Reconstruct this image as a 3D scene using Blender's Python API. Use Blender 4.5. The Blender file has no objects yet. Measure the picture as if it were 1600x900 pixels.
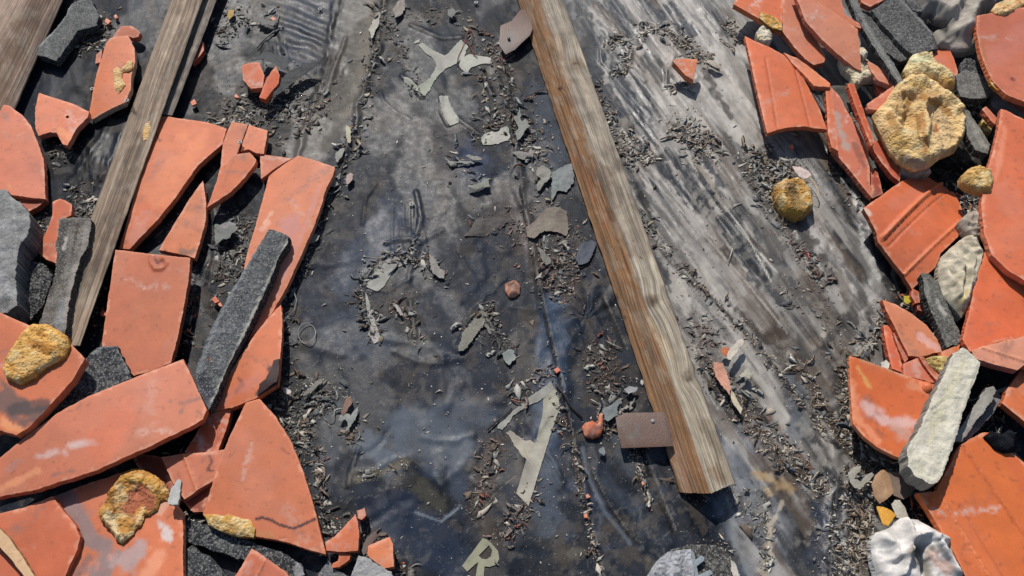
import bpy, math, random
import numpy as np
from mathutils import Vector
from mathutils.geometry import delaunay_2d_cdt

random.seed(7)
sc = bpy.context.scene
# ---------------------------------------------------------------- camera
H = 1.5; PITCH = math.radians(58); HFOV = math.radians(65)
F = 800 / math.tan(HFOV / 2)
cd = bpy.data.cameras.new('camera'); cam = bpy.data.objects.new('camera', cd)
sc.collection.objects.link(cam); sc.camera = cam
cam.location = (0, 0, H); cam.rotation_euler = (math.pi / 2 - PITCH, 0, 0)
cd.sensor_fit = 'HORIZONTAL'; cd.angle = HFOV; cd.clip_start = 0.02; cd.clip_end = 500
# ---------------------------------------------------------------- sky and sun
EL = math.radians(50); SX = -0.20
w = bpy.data.worlds.new('World'); sc.world = w; w.use_nodes = True
nt = w.node_tree; bg = nt.nodes['Background']
sky = nt.nodes.new('ShaderNodeTexSky'); sky.sky_type = 'NISHITA'; sky.sun_disc = False
sdir = Vector((SX, math.cos(EL), math.sin(EL))).normalized()
sky.sun_elevation = math.asin(sdir.z); sky.sun_rotation = math.atan2(sdir.x, sdir.y)
nt.links.new(sky.outputs[0], bg.inputs[0]); bg.inputs[1].default_value = 0.095
sd = bpy.data.lights.new('sun', 'SUN'); sun = bpy.data.objects.new('sun', sd)
sc.collection.objects.link(sun); sd.energy = 4.7; sd.angle = math.radians(0.6); sd.color = (1, .95, .89)
sun.rotation_euler = (-sdir).to_track_quat('-Z', 'Y').to_euler(); sun.location = (0, 0, 5)
sc.view_settings.view_transform = 'Standard'; sc.view_settings.look = 'None'
sc.view_settings.exposure = 0.0; sc.view_settings.gamma = 1
sc.view_settings.use_curve_mapping = False
GAIN = 0.74        # photo colour -> surface albedo

# ---------------------------------------------------------------- helpers
FW = np.array([0, math.cos(PITCH), -math.sin(PITCH)]); UPV = np.array([0, math.sin(PITCH), math.cos(PITCH)])
def unproj(u, v, z):
    u = np.asarray(u, float); v = np.asarray(v, float)
    x = (u - 800) / F; y = (450 - v) / F
    dy = FW[1] + y * UPV[1]; dz = FW[2] + y * UPV[2]
    t = (z - H) / dz
    return x * t, dy * t
def proj(x, y, z):
    zz = z - H
    d = y * FW[1] + zz * FW[2]; up = y * UPV[1] + zz * UPV[2]
    return 800 + F * x / d, 450 - F * up / d
def hexlin(h):
    h = h.lstrip('#'); c = np.array([int(h[i:i+2], 16) / 255 for i in (0, 2, 4)])
    return np.where(c <= .04045, c / 12.92, ((c + .055) / 1.055) ** 2.4) * GAIN
RT = np.random.RandomState(3).rand(256, 256)
def vn(x, y, seed=0):
    x = x + seed * 17.31; y = y + seed * 9.77
    ix = np.floor(x).astype(int); iy = np.floor(y).astype(int)
    fx = x - ix; fy = y - iy
    fx = fx * fx * (3 - 2 * fx); fy = fy * fy * (3 - 2 * fy)
    a = RT[ix & 255, iy & 255]; b = RT[(ix + 1) & 255, iy & 255]
    c = RT[ix & 255, (iy + 1) & 255]; d = RT[(ix + 1) & 255, (iy + 1) & 255]
    return (a * (1 - fx) + b * fx) * (1 - fy) + (c * (1 - fx) + d * fx) * fy
def fbm(x, y, o=4, seed=0, ridge=False):
    s = 0; a = .5; t = 0
    for k in range(o):
        n = vn(x * 2 ** k, y * 2 ** k, seed + k * 3)
        if ridge: n = 1 - np.abs(2 * n - 1)
        s = s + a * n; t += a; a *= .5
    return s / t
def segd(u, v, pts):
    d = np.full(u.shape, 1e9)
    if len(pts) == 1: return np.hypot(u - pts[0][0], v - pts[0][1])
    for (ax, ay), (bx, by) in zip(pts[:-1], pts[1:]):
        ex, ey = bx - ax, by - ay
        t = np.clip(((u - ax) * ex + (v - ay) * ey) / (ex * ex + ey * ey + 1e-9), 0, 1)
        d = np.minimum(d, np.hypot(u - ax - t * ex, v - ay - t * ey))
    return d
def smooth(t):
    t = np.clip(t, 0, 1); return t * t * (3 - 2 * t)
def paint(col, u, v, strokes, warp=1.0):
    """strokes: (points, width_px, hex, strength[, softness 0..1, edge roughness]); positions on the surface itself"""
    for i, s in enumerate(strokes):
        pts, wd, hx, st = s[:4]; soft = s[4] if len(s) > 4 else .6; rg = s[5] if len(s) > 5 else .8
        xs = [p[0] for p in pts]; ys = [p[1] for p in pts]; m = wd * 2.2
        sel = np.where((u > min(xs) - m) & (u < max(xs) + m) & (v > min(ys) - m) & (v < max(ys) + m))[0]
        if len(sel) == 0: continue
        uu, vv = u[sel], v[sel]
        d = segd(uu, vv, pts)
        n = fbm(uu / (wd * .5 + 5), vv / (wd * .5 + 5), 4, i % 40) - .5
        d = d + n * wd * rg * 2 * warp
        a = smooth((wd - d) / (wd * soft + 1e-6)) * st
        col[sel] = col[sel] * (1 - a[:, None]) + hexlin(hx)[None] * a[:, None]
    return col
def inpoly(x, y, poly):
    c = np.zeros(x.shape, bool); n = len(poly); j = n - 1
    for i in range(n):
        xi, yi = poly[i]; xj, yj = poly[j]
        if yi != yj:
            c ^= ((yi > y) != (yj > y)) & (x < (xj - xi) * (y - yi) / (yj - yi) + xi)
        j = i
    return c

# ---------------------------------------------------------------- materials
def mat(name, rough=.75, speck=.25, sscale=300, bump=.3, bscale=400, big=.15, spec=.4, roughattr=False, grain=False, blot=0, blotcol=(.02,.02,.02)):
    m = bpy.data.materials.new(name); m.use_nodes = True; t = m.node_tree; N = t.nodes; L = t.links
    b = N['Principled BSDF']; b.inputs['Roughness'].default_value = rough; b.inputs['Specular IOR Level'].default_value = spec
    at = N.new('ShaderNodeAttribute'); at.attribute_name = 'Col'
    tc = N.new('ShaderNodeTexCoord'); oi = N.new('ShaderNodeObjectInfo')
    add = N.new('ShaderNodeVectorMath'); add.operation = 'ADD'
    mul = N.new('ShaderNodeVectorMath'); mul.operation = 'SCALE'; mul.inputs[0].default_value = (7.3, 3.1, 5.7)
    L.new(oi.outputs['Random'], mul.inputs['Scale']); L.new(tc.outputs['UV' if grain else 'Object'], add.inputs[0]); L.new(mul.outputs[0], add.inputs[1])
    vec = add.outputs[0]
    def noise(scale, det=4, v=None, rg=.6):
        n = N.new('ShaderNodeTexNoise'); n.inputs['Scale'].default_value = scale; n.inputs['Detail'].default_value = det
        n.inputs['Roughness'].default_value = rg; L.new(v or vec, n.inputs['Vector']); return n.outputs['Fac']
    def rng(f, a, bb, c, d):
        r = N.new('ShaderNodeMapRange'); r.inputs[1].default_value = a; r.inputs[2].default_value = bb
        r.inputs[3].default_value = c; r.inputs[4].default_value = d; L.new(f, r.inputs[0]); return r.outputs[0]
    def math_(op, a, bb):
        r = N.new('ShaderNodeMath'); r.operation = op
        for i, q in enumerate((a, bb)):
            if isinstance(q, (int, float)): r.inputs[i].default_value = q
            else: L.new(q, r.inputs[i])
        return r.outputs[0]
    f1 = rng(noise(sscale, 3), .3, .7, 1 - speck, 1 + speck)
    f2 = rng(noise(28, 4), .3, .7, 1 - big, 1 + big)
    f = math_('MULTIPLY', f1, f2)
    hgt = noise(bscale, 4)
    if grain:
        mp = N.new('ShaderNodeMapping'); mp.inputs['Scale'].default_value = (3.2, 230, 1); L.new(vec, mp.inputs[0])
        g = noise(1, 5, mp.outputs[0], .65)
        mp2 = N.new('ShaderNodeMapping'); mp2.inputs['Scale'].default_value = (2.2, 70, 1); L.new(vec, mp2.inputs[0])
        g2 = noise(1, 3, mp2.outputs[0])
        mp3 = N.new('ShaderNodeMapping'); mp3.inputs['Scale'].default_value = (14, 600, 1); L.new(vec, mp3.inputs[0])
        g3 = noise(1, 2, mp3.outputs[0])
        f = math_('MULTIPLY', f, math_('MULTIPLY', rng(g, .36, .58, .5, 1.15), rng(g2, .35, .65, .8, 1.2)))
        f = math_('MULTIPLY', f, rng(g3, .32, .52, .62, 1.08))
        hgt = math_('ADD', math_('MULTIPLY', g, 1.6), math_('MULTIPLY', hgt, .3))
    mx = N.new('ShaderNodeVectorMath'); mx.operation = 'SCALE'; L.new(at.outputs['Color'], mx.inputs[0]); L.new(f, mx.inputs['Scale'])
    colo = mx.outputs[0]
    if blot > 0:
        mm = N.new('ShaderNodeMix'); mm.data_type = 'RGBA'; lo_ = .54 if name == 'rough_dark_mortar' else .60; k = rng(noise(sscale * .5, 5, None, .7), lo_, lo_ + .06, 0, blot)
        L.new(k, mm.inputs[0]); L.new(colo, mm.inputs[6]); mm.inputs[7].default_value = (*blotcol, 1); colo = mm.outputs[2]
    L.new(colo, b.inputs['Base Color'])
    if roughattr:
        ra = N.new('ShaderNodeAttribute'); ra.attribute_name = 'rgh'
        L.new(math_('ADD', ra.outputs['Fac'], rng(noise(60, 4), .3, .7, -.1, .1)), b.inputs['Roughness'])
        rb = N.new('ShaderNodeAttribute'); rb.attribute_name = 'gloss'; L.new(rb.outputs['Fac'], b.inputs['Specular IOR Level'])
    if name == 'old_foam':
        vo = N.new('ShaderNodeTexVoronoi'); vo.inputs['Scale'].default_value = 170; L.new(vec, vo.inputs['Vector'])
        hgt = math_('ADD', math_('MULTIPLY', rng(vo.outputs['Distance'], .1, .6, 1, 0), -.35), hgt)
    bp = N.new('ShaderNodeBump'); bp.inputs['Strength'].default_value = bump; bp.inputs['Distance'].default_value = .004 if name == 'old_foam' else .0015
    L.new(hgt, bp.inputs['Height']); L.new(bp.outputs[0], b.inputs['Normal'])
    return m
M = {
 'tile': mat('terracotta', .6, .07, 500, .35, 650, .10, .35, blot=.35, blotcol=(.16, .05, .03)),
 'underlay': mat('underlay_membrane', .5, .10, 420, .3, 500, .10, .14, roughattr=True, blot=.22, blotcol=(.25, .23, .2)),
 'wood': mat('weathered_wood', .8, .08, 300, .9, 500, .15, .3, grain=True),
 'slate': mat('rough_dark_mortar', .9, .5, 520, 1.0, 300, .35, .15, blot=.8, blotcol=(.24, .24, .23)),
 'mortar': mat('mortar', .9, .12, 420, .8, 300, .22, .2, blot=.25, blotcol=(.2, .19, .17)),
 'foam': mat('old_foam', .85, .16, 260, 1.0, 200, .14, .2, blot=.25, blotcol=(.36, .19, .06)),
 'cloth': mat('crumpled_felt', .8, .1, 300, .35, 500, .12, .2),
 'metal': mat('rusty_sheet_metal', .55, .2, 260, .4, 300, .2, .5, blot=.5, blotcol=(.08, .03, .015)),
 'bit': mat('debris', .7, .2, 300, .3, 400, .15, .35),
 'print': mat('printed_ink', .65, .12, 420, .4, 420, .22, .2, blot=.5, blotcol=(.09, .085, .08)),
}
def setcol(me, col):
    a = me.color_attributes.new('Col', 'FLOAT_COLOR', 'POINT')
    c = np.ones((len(me.vertices), 4), np.float32); c[:, :3] = np.clip(col, .004, .85)
    a.data.foreach_set('color', c.ravel())
def link(name, me, loc, parent=None, label=None, cat=None, group=None, kind=None):
    o = bpy.data.objects.new(name, me); sc.collection.objects.link(o)
    if parent is not None:
        o.parent = parent; o.location = Vector(loc) - parent.location
    else: o.location = loc
    if cat and not kind: kind = 'thing'
    for k, q in (('label', label), ('category', cat), ('group', group), ('kind', kind)):
        if q: o[k] = q
    return o
def empty(name, loc, label, cat, group=None, kind=None):
    return link(name, None, loc, None, label, cat, group, kind)

# ---------------------------------------------------------------- underlay height (creases, folds, wrinkles)
RIMS = [[(945,62),(962,54),(975,56),(983,75),(985,98),(975,106),(958,114)], [(948,66),(941,80),(947,100),(956,112)], [(1003,62),(1002,42),(1012,33),(1028,40),(1026,50)], [(1034,38),(1052,38),(1062,55),(1074,72),(1083,88)],
 [(1054,88),(1048,110),(1040,132),(1052,140),(1072,132),(1084,118)], [(985,104),(1000,118),(1008,126)], [(570,448),(578,424),(594,407),(618,396),(640,404)], [(566,455),(570,490),(582,520)], [(641,470),(646,500),(650,528)],
 [(628,119),(650,135),(658,152)], [(688,150),(686,170),(700,196)], [(716,186),(730,196),(752,212)], [(752,485),(732,508),(714,548)], [(764,500),(782,540)], [(605,380),(640,372),(655,380)], [(756,120),(762,135),(768,148)], [(740,186),(760,176),(784,166)],
 [(650,300),(658,340),(650,366)], [(560,700),(550,735),(545,760)], [(1090,548),(1108,590),(1122,640)], [(1190,560),(1240,620),(1290,700)], [(1000,730),(1006,760)], [(540,60),(520,110),(508,150)], [(640,40),(690,60),(720,58)]]
rc = random.Random(21); WR = []
for _ in range(95):
    u0, v0 = rc.uniform(420, 930), rc.uniform(-10, 900)
    an = math.radians(rc.choice([108, 108, 62, 75, 20, 150]) + rc.uniform(-16, 16)); ln = rc.uniform(25, 110); bd = rc.uniform(-.5, .5)
    pts_ = []; 
    for k in range(4): pts_.append((u0 + math.cos(an + bd * k / 3) * ln * k / 3, v0 + math.sin(an + bd * k / 3) * ln * k / 3))
    WR.append((pts_, rc.uniform(3, 10), rc.choice([1, 1, -1]) * rc.uniform(.0006, .0021)))
for u0, v0, n_ in ((890, 480, 8), (150, 240, 6), (430, 60, 5), (840, 700, 6), (1000, 800, 5), (640, 330, 5), (330, 380, 5)):
    an = rc.uniform(50, 120)
    for k in range(n_):   # parallel tension folds
        q = math.radians(an + rc.uniform(-9, 9)); x_ = u0 + (k - n_ / 2) * rc.uniform(7, 12); y_ = v0 + rc.uniform(-12, 12); ln = rc.uniform(40, 90)
        WR.append(([(x_, y_), (x_ + math.cos(q) * ln * .5 + rc.uniform(-3, 3), y_ + math.sin(q) * ln * .5), (x_ + math.cos(q) * ln, y_ + math.sin(q) * ln)], rc.uniform(2.5, 4), rc.uniform(.001, .0024)))
CREASE = WR + [(p, 3.2, .0045) for p in RIMS] + [  # points, width px, height m
 ([(780,110),(800,200),(812,300),(840,440),(868,560),(895,690),(912,780),(938,905)], 7, .005),
 ([(985,290),(1030,370),(1080,432),(1160,510),(1230,600),(1310,700)], 9, .006),
 ([(1000,300),(1060,370),(1130,440),(1200,520)], 5, .003),
 ([(900,225),(960,180),(1000,240),(1080,330),(1180,430),(1290,560)], 6, .0025),
 ([(530,0),(508,90),(470,230),(420,420)], 6, .004),
 ([(598,0),(585,100),(545,230),(470,430)], 6, .004),
 ([(1290,905),(1300,800),(1306,740),(1295,690)], 9, .006),
 ([(1318,905),(1326,800),(1330,740)], 7, .006),
 ([(1100,15),(1170,160),(1230,260),(1330,420),(1360,520)], 7, .003),
 ([(905,470),(880,560),(870,680)], 12, .004),
 ([(985,700),(1010,770),(1050,850)], 8, .004), ([(1010,690),(1045,770),(1100,850)], 6, .003),
 ([(930,690),(935,750),(970,790),(1020,880)], 5, .0025),
 ([(640,440),(650,380),(690,360)], 5, .002),
 ([(600,530),(680,545),(720,590),(700,640)], 6, .002),
 ([(560,740),(640,715),(690,760),(700,810)], 5, .0018),
 ([(1240,560),(1290,640),(1310,740)], 8, .004),
 ([(1340,300),(1375,420),(1380,500),(1350,560)], 14, .008),
 ([(1360,340),(1392,440),(1396,500)], 8, .005),
 ([(190,210),(170,260),(140,300)], 5, .004), ([(175,190),(140,240),(110,290)], 5, .004),
 ([(330,300),(340,370),(325,450)], 6, .004), ([(1150,780),(1170,850),(1200,905)], 10, .005),
]
def uh(x, y):
    x = np.asarray(x, float); y = np.asarray(y, float)
    u, v = proj(x, y, np.zeros_like(x))
    h = (fbm(x * 5, y * 4, 3, 5) - .5) * .010 + (fbm(x * 22, y * 18, 3, 9) - .5) * .0016
    rt_ = .3 + .7 * smooth((u - 880 - v * .3) / 60)
    h = h + (fbm((x + y * .4) * 45, (y - x * .4) * 14, 3, 21, True) - .6) * .0022 * rt_
    for pts, wd, hh in CREASE:
        xs = [p[0] for p in pts]; ys = [p[1] for p in pts]
        s = (u > min(xs) - 40) & (u < max(xs) + 40) & (v > min(ys) - 40) & (v < max(ys) + 40)
        if not np.any(s): continue
        uu, vv = u[s], v[s]; wob = (fbm(uu / 30, vv / 30, 3, 2) - .5) * (22 if len(pts) != 3 else 8)
        d = segd(uu + wob, vv + wob * .4, pts)
        h[s] += hh * np.exp(-(d / wd) ** 2) * (.6 + .8 * fbm(uu / 20, vv / 20, 2, 4))
    # ripples, upper left, and gathered wrinkles beside the centre batten
    s = np.exp(-(((u - 470) / 55) ** 2 + ((v - 55) / 60) ** 2)); h = h + s * .0022 * np.sin((v * .9 - u * .35 + 10 * fbm(u / 40, v / 40, 2, 3)) / 4.2 * 1.5)
    r = np.hypot(u - 918, v - 497); th = np.arctan2(v - 497, u - 918)
    h = h + np.exp(-(r / 75) ** 2) * (1 - np.exp(-(r / 8) ** 2)) * .0032 * np.sin(th * 9 + 9 * fbm(u / 40, v / 40, 3, 8) + r / 14) * smooth((.9 - np.cos(th - .9)) / .8) * fbm(u / 18, v / 18, 2, 61) * 1.8
    s = smooth((u - 940) / 60) * smooth((1400 - u) / 60)
    st = fbm((u * .8 - v * .6) / 16, (u * .6 + v * .8) / 130, 4, 31, True) - .6
    h = h + s * st * .0062
    return h

# ---------------------------------------------------------------- slab builder
def build(name, pts, z=.02, thick=.016, tilt=(0, 0), curv=None, m='tile', base='#e07c52', side=None, paints=(),
          label=None, cat=None, group=None, parent=None, kind=None, sp=.007, rough=.0012, dome=0, domer=.03, feats=(),
          nz=0, ns=30, ridge=False, ribs=(), holes=(), conform=None, lip=.0005, var=.12, seed=None, edge=None, tri=None, lean=0, shade=True):
    seed = seed if seed is not None else random.randint(0, 999)
    P = np.array(pts, float)
    x0, y0 = unproj(P[:, 0], P[:, 1], z)
    if tri is None: cx, cy = x0.mean(), y0.mean()
    else: cx, cy = tri
    def zf(x, y):
        if conform is not None: return uh(x, y) + conform
        zz = z + tilt[0] * (x - cx) + tilt[1] * (y - cy)
        if curv:
            for an, k in (curv if isinstance(curv[0], tuple) else (curv,)):
                a = math.radians(an); s = (x - cx) * math.cos(a) + (y - cy) * math.sin(a); zz = zz + k * s * s
        return zz
    def place(U, V):
        zz = np.full(len(U), z, float)
        for _ in range(6):
            x, y = unproj(U, V, zz); zz = zf(x, y)
        return x, y
    X, Y = place(P[:, 0], P[:, 1])
    def dens(X, Y, step, rg):
        ox, oy = [], []
        n = len(X)
        for i in range(n):
            ax, ay, bx, by = X[i], Y[i], X[(i + 1) % n], Y[(i + 1) % n]
            L = math.hypot(bx - ax, by - ay); k = max(1, int(round(L / step)))
            for j in range(k):
                t = j / k; px, py = ax + (bx - ax) * t, ay + (by - ay) * t
                q = 0 if j == 0 else (fbm(np.array([px * 90]), np.array([py * 90]), 3, seed % 50)[0] - .5) * 2 * rg + random.uniform(-.25, .25) * rg
                ox.append(px - (by - ay) / (L + 1e-9) * q); oy.append(py + (bx - ax) / (L + 1e-9) * q)
        return np.array(ox), np.array(oy)
    DX, DY = dens(X, Y, min(sp, .006) if sp > .003 else sp, rough)
    loops = [(DX, DY)]
    for hl in holes:
        hp = np.array(hl, float); hx, hy = place(hp[:, 0], hp[:, 1]); loops.append(dens(hx, hy, .004, 0))
    vs = []; es = []
    for lx, ly in loops:
        b = len(vs); n = len(lx); vs += list(zip(lx, ly)); es += [(b + i, b + (i + 1) % n) for i in range(n)]
    gx = np.arange(DX.min(), DX.max(), sp); gy = np.arange(DY.min(), DY.max(), sp * .87)
    G, K = np.meshgrid(gx, gy); G = G + (np.arange(len(gy)) % 2)[:, None] * sp * .5
    G = G.ravel() + np.random.RandomState(seed).uniform(-.2, .2, G.size) * sp; K = K.ravel() + np.random.RandomState(seed + 1).uniform(-.2, .2, K.size) * sp
    ok = inpoly(G, K, list(zip(DX, DY)))
    for lx, ly in loops[1:]: ok &= ~inpoly(G, K, list(zip(lx, ly)))
    G, K = G[ok], K[ok]
    bd = np.full(G.shape, 1e9)
    for lx, ly in loops: bd = np.minimum(bd, segd(G, K, list(zip(lx, ly)) + [(lx[0], ly[0])])) if len(G) else bd
    ok = bd > min(.0028, sp * .5); G, K = G[ok], K[ok]
    rl = []
    for (a, b2, rh, rw) in ribs:
        rx, ry = place(np.array([a[0], b2[0]], float), np.array([a[1], b2[1]], float))
        L = math.hypot(rx[1] - rx[0], ry[1] - ry[0]); nx, ny = -(ry[1] - ry[0]) / L, (rx[1] - rx[0]) / L
        rl.append((rx, ry, rh, rw))
        for off in (-rw, -rw * .5, 0, rw * .5, rw):
            t = np.linspace(.01, .99, max(3, int(L / .006)))
            qx = rx[0] + (rx[1] - rx[0]) * t + nx * off; qy = ry[0] + (ry[1] - ry[0]) * t + ny * off
            o2 = inpoly(qx, qy, list(zip(DX, DY)))
            if o2.any():
                o2 &= segd(qx, qy, list(zip(DX, DY)) + [(DX[0], DY[0])]) > .002
            G = np.concatenate([G, qx[o2]]); K = np.concatenate([K, qy[o2]])
    vs += list(zip(G, K))
    r = delaunay_2d_cdt([Vector((a, b)) for a, b in vs], es, [], 0, 1e-6)
    V2 = np.array([(q.x, q.y) for q in r[0]]); T = np.array([f for f in r[2] if len(f) == 3])
    c = V2[T].mean(1); ok = inpoly(c[:, 0], c[:, 1], list(zip(DX, DY)))
    for lx, ly in loops[1:]: ok &= ~inpoly(c[:, 0], c[:, 1], list(zip(lx, ly)))
    T = T[ok]
    a = V2[T[:, 1]] - V2[T[:, 0]]; b = V2[T[:, 2]] - V2[T[:, 0]]
    fl = a[:, 0] * b[:, 1] - a[:, 1] * b[:, 0] < 0; T[fl] = T[fl][:, ::-1]
    E = {}
    for t in T:
        for i in range(3):
            e = (int(t[i]), int(t[(i + 1) % 3])); E[e] = 1
    be = [e for e in E if (e[1], e[0]) not in E]
    x, y = V2[:, 0], V2[:, 1]; zt = zf(x, y); nv = len(V2)
    d = segd(x, y, list(zip(DX, DY)) + [(DX[0], DY[0])])
    if len(loops) > 1:
        for lx, ly in loops[1:]: d = np.minimum(d, segd(x, y, list(zip(lx, ly)) + [(lx[0], ly[0])]))
    zb = zt - thick
    for rx, ry, rh, rw in rl:
        dd = segd(x, y, list(zip(rx, ry))); zt = zt + rh * smooth((rw - dd) / (rw * .7))
    if dome:
        q = np.clip(d / domer, 0, 1); zt = zt + dome * np.sqrt(1 - (1 - q) ** 2)
    if feats:
        uu_, vv_ = proj(x, y, np.full(nv, z))
        for fp, fw, fh in feats: zt = zt + fh * np.exp(-(segd(uu_ + 6 * (fbm(uu_ / 12, vv_ / 12, 2, 3) - .5), vv_, fp) / fw) ** 2) * np.clip(d / .006, 0, 1)
    if nz:
        k = np.clip(d / .006, 0 if dome else .35, 1)
        if ridge:
            wx = fbm(x * ns * .7, y * ns * .7, 2, seed % 60) * 1.6
            zt = zt + nz * 2 * (fbm(x * ns + wx, y * ns - wx, 4, seed % 60, True) - .62) * k
        else: zt = zt + nz * 2 * (fbm(x * ns, y * ns, 4, seed % 60) - .5) * k
    if m == 'foam': zt = zt + (.0035 * (fbm(x * 150, y * 150, 3, seed % 40, True) - .6) + .003 * (fbm(x * 60, y * 60, 3, seed % 41) - .5)) * np.clip(d / .004, 0, 1)
    onb = np.zeros(nv, bool); onb[[i for e in be for i in e]] = True
    zt = zt - lip * onb
    zt = np.maximum(zt, zb + .0003)
    u, v = proj(x, y, zt)
    col = np.tile(hexlin(base), (nv, 1))
    rs = np.random.RandomState(seed)
    col *= 1 + var * 2 * (fbm(x * 14 + seed, y * 14, 4, seed % 50) - .5)[:, None]
    col[:, 1] *= 1 + var * .8 * (fbm(x * 9 + seed, y * 9, 3, (seed + 7) % 50) - .5)
    if ridge and nz:
        col *= (.8 + .4 * smooth((fbm(x * ns * 2, y * ns * 2, 3, seed % 33) - .3) / .4))[:, None]
    if m == 'slate':
        q = (smooth((fbm(x * 230, y * 230, 3, seed % 31) - .54) / .08) * .4)[:, None]; col = col * (1 - q) + hexlin('#8c8b87') * q
    if m == 'foam':
        pf = fbm(x * 75, y * 75, 4, seed % 37); q = (smooth((.43 - pf) / .06) * .25)[:, None]; col = col * (1 - q) + hexlin('#b0803f') * q
        q = (smooth((pf - .56) / .06) * .6)[:, None]; col = col * (1 - q) + hexlin('#f0dca8') * q
    if m == 'tile':
        col = col * np.array([.97, .93, .78]) * rs.uniform(.86, 1.06) * (1 + np.array([0, .06, .10]) * rs.uniform(-1, .9))
        for q in range(rs.randint(1, 4)):   # mortar haze and soot smears
            k0 = rs.randint(0, nv); aa = rs.rand() * 3.14; ln = rs.uniform(.02, .08); wd_ = rs.uniform(.006, .022)
            ex, ey = math.cos(aa) * ln, math.sin(aa) * ln
            ds = segd(x + .02 * (fbm(x * 50, y * 50, 3, q) - .5), y + .02 * (fbm(x * 50, y * 50, 3, q + 5) - .5), [(x[k0] - ex, y[k0] - ey), (x[k0] + ex, y[k0] + ey)])
            aq = (smooth((wd_ - ds) / wd_) * smooth((fbm(x * 160, y * 160, 3, q + 9) - .38) / .2) * rs.uniform(.2, .65))[:, None]
            hq = hexlin(['#d9beb2', '#8d6a5e', '#c9a596', '#6b4f48'][rs.randint(0, 4)]); col = col * (1 - aq) + hq * aq
        # pale dust, scuffs at the broken rim
        dn = smooth((fbm(x * 11 + seed, y * 11, 5, (seed + 3) % 50) - .54) / .25)[:, None] * .15
        col = col * (1 - dn) + hexlin('#cf9a86') * dn
        dk = smooth((fbm(x * 130 + seed, y * 130, 3, (seed + 13) % 50) - .74) / .06)[:, None] * .4
        col = col * (1 - dk) + hexlin('#7a4636') * dk
        cb = (smooth((fbm(x * 70, y * 70, 3, (seed + 21) % 50) - .58) / .04) * smooth((.007 - d) / .003) * .7)[:, None]; col = col * (1 - cb) + hexlin('#e3a184') * cb; zt = zt - .0009 * cb[:, 0]
        rm = (np.exp(-(d / .0022) ** 2) * .3)[:, None]; col = col * (1 - rm) + hexlin('#f0a27c') * rm
        for rx, ry, rh, rw in rl:
            dd = segd(x, y, list(zip(rx, ry))); q = (np.exp(-(dd / (rw * .8)) ** 2) * .3)[:, None]
            col = col * (1 - q) + hexlin('#8e4530' if rh < 0 else '#f0a070') * q
    col = paint(col, u, v, list(paints))
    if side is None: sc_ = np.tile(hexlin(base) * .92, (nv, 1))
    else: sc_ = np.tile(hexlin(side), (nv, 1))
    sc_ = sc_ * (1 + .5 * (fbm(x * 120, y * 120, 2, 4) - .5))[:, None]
    # assemble: top (nv), bottom (nv), side rings (duplicated verts)
    bi = sorted({i for e in be for i in e}); mp = {i: k for k, i in enumerate(bi)}; nb = len(bi); ba = np.array(bi)
    jx = (rs.rand(nb) - .5) * min(thick, .016) * .18; jy = (rs.rand(nb) - .5) * min(thick, .016) * .18
    zm = (zt[ba] + zb[ba]) / 2
    ccx, ccy = x.mean(), y.mean()
    bx_ = x - (x - ccx) * lean; by_ = y - (y - ccy) * lean
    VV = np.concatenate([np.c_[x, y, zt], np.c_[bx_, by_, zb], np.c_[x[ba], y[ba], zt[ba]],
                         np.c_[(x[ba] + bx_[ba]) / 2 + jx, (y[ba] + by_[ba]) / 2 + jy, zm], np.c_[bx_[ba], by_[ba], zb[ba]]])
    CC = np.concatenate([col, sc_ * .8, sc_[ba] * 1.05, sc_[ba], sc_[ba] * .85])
    tf = [tuple(t) for t in T] + [(t[2] + nv, t[1] + nv, t[0] + nv) for t in T]
    o1 = 2 * nv; o2 = o1 + nb; o3 = o2 + nb
    sf = []
    for a_, b_ in be:
        p, q = mp[a_], mp[b_]
        sf += [(o1 + q, o1 + p, o2 + p, o2 + q), (o2 + q, o2 + p, o3 + p, o3 + q)]
    loc = Vector((float(x.mean()), float(y.mean()), float(zb.min())))
    VV = VV - np.array(loc)
    me = bpy.data.meshes.new(name); me.from_pydata(VV.tolist(), [], [tuple(int(i) for i in f) for f in tf + sf])
    sm = np.ones(len(tf) + len(sf), bool); sm[len(tf):] = False
    if m in ('slate', 'mortar'): sm[:] = False if nz > .0015 else True
    me.polygons.foreach_set('use_smooth', sm); setcol(me, CC)
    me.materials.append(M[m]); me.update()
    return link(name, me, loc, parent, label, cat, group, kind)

def as_thing(o, body):
    """an Empty at the thing's base that parents the body and its other parts"""
    e = bpy.data.objects.new(o.name.split('.')[0], None); sc.collection.objects.link(e); e.location = o.location
    for k in ('label', 'category', 'group', 'kind'):
        if k in o: e[k] = o[k]; del o[k]
    kids = list(o.children); nm = o.name; o.name = body; e.name = nm
    o.parent = e; o.location = (0, 0, 0)
    for c_ in kids: c_.parent = e
    return e
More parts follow.
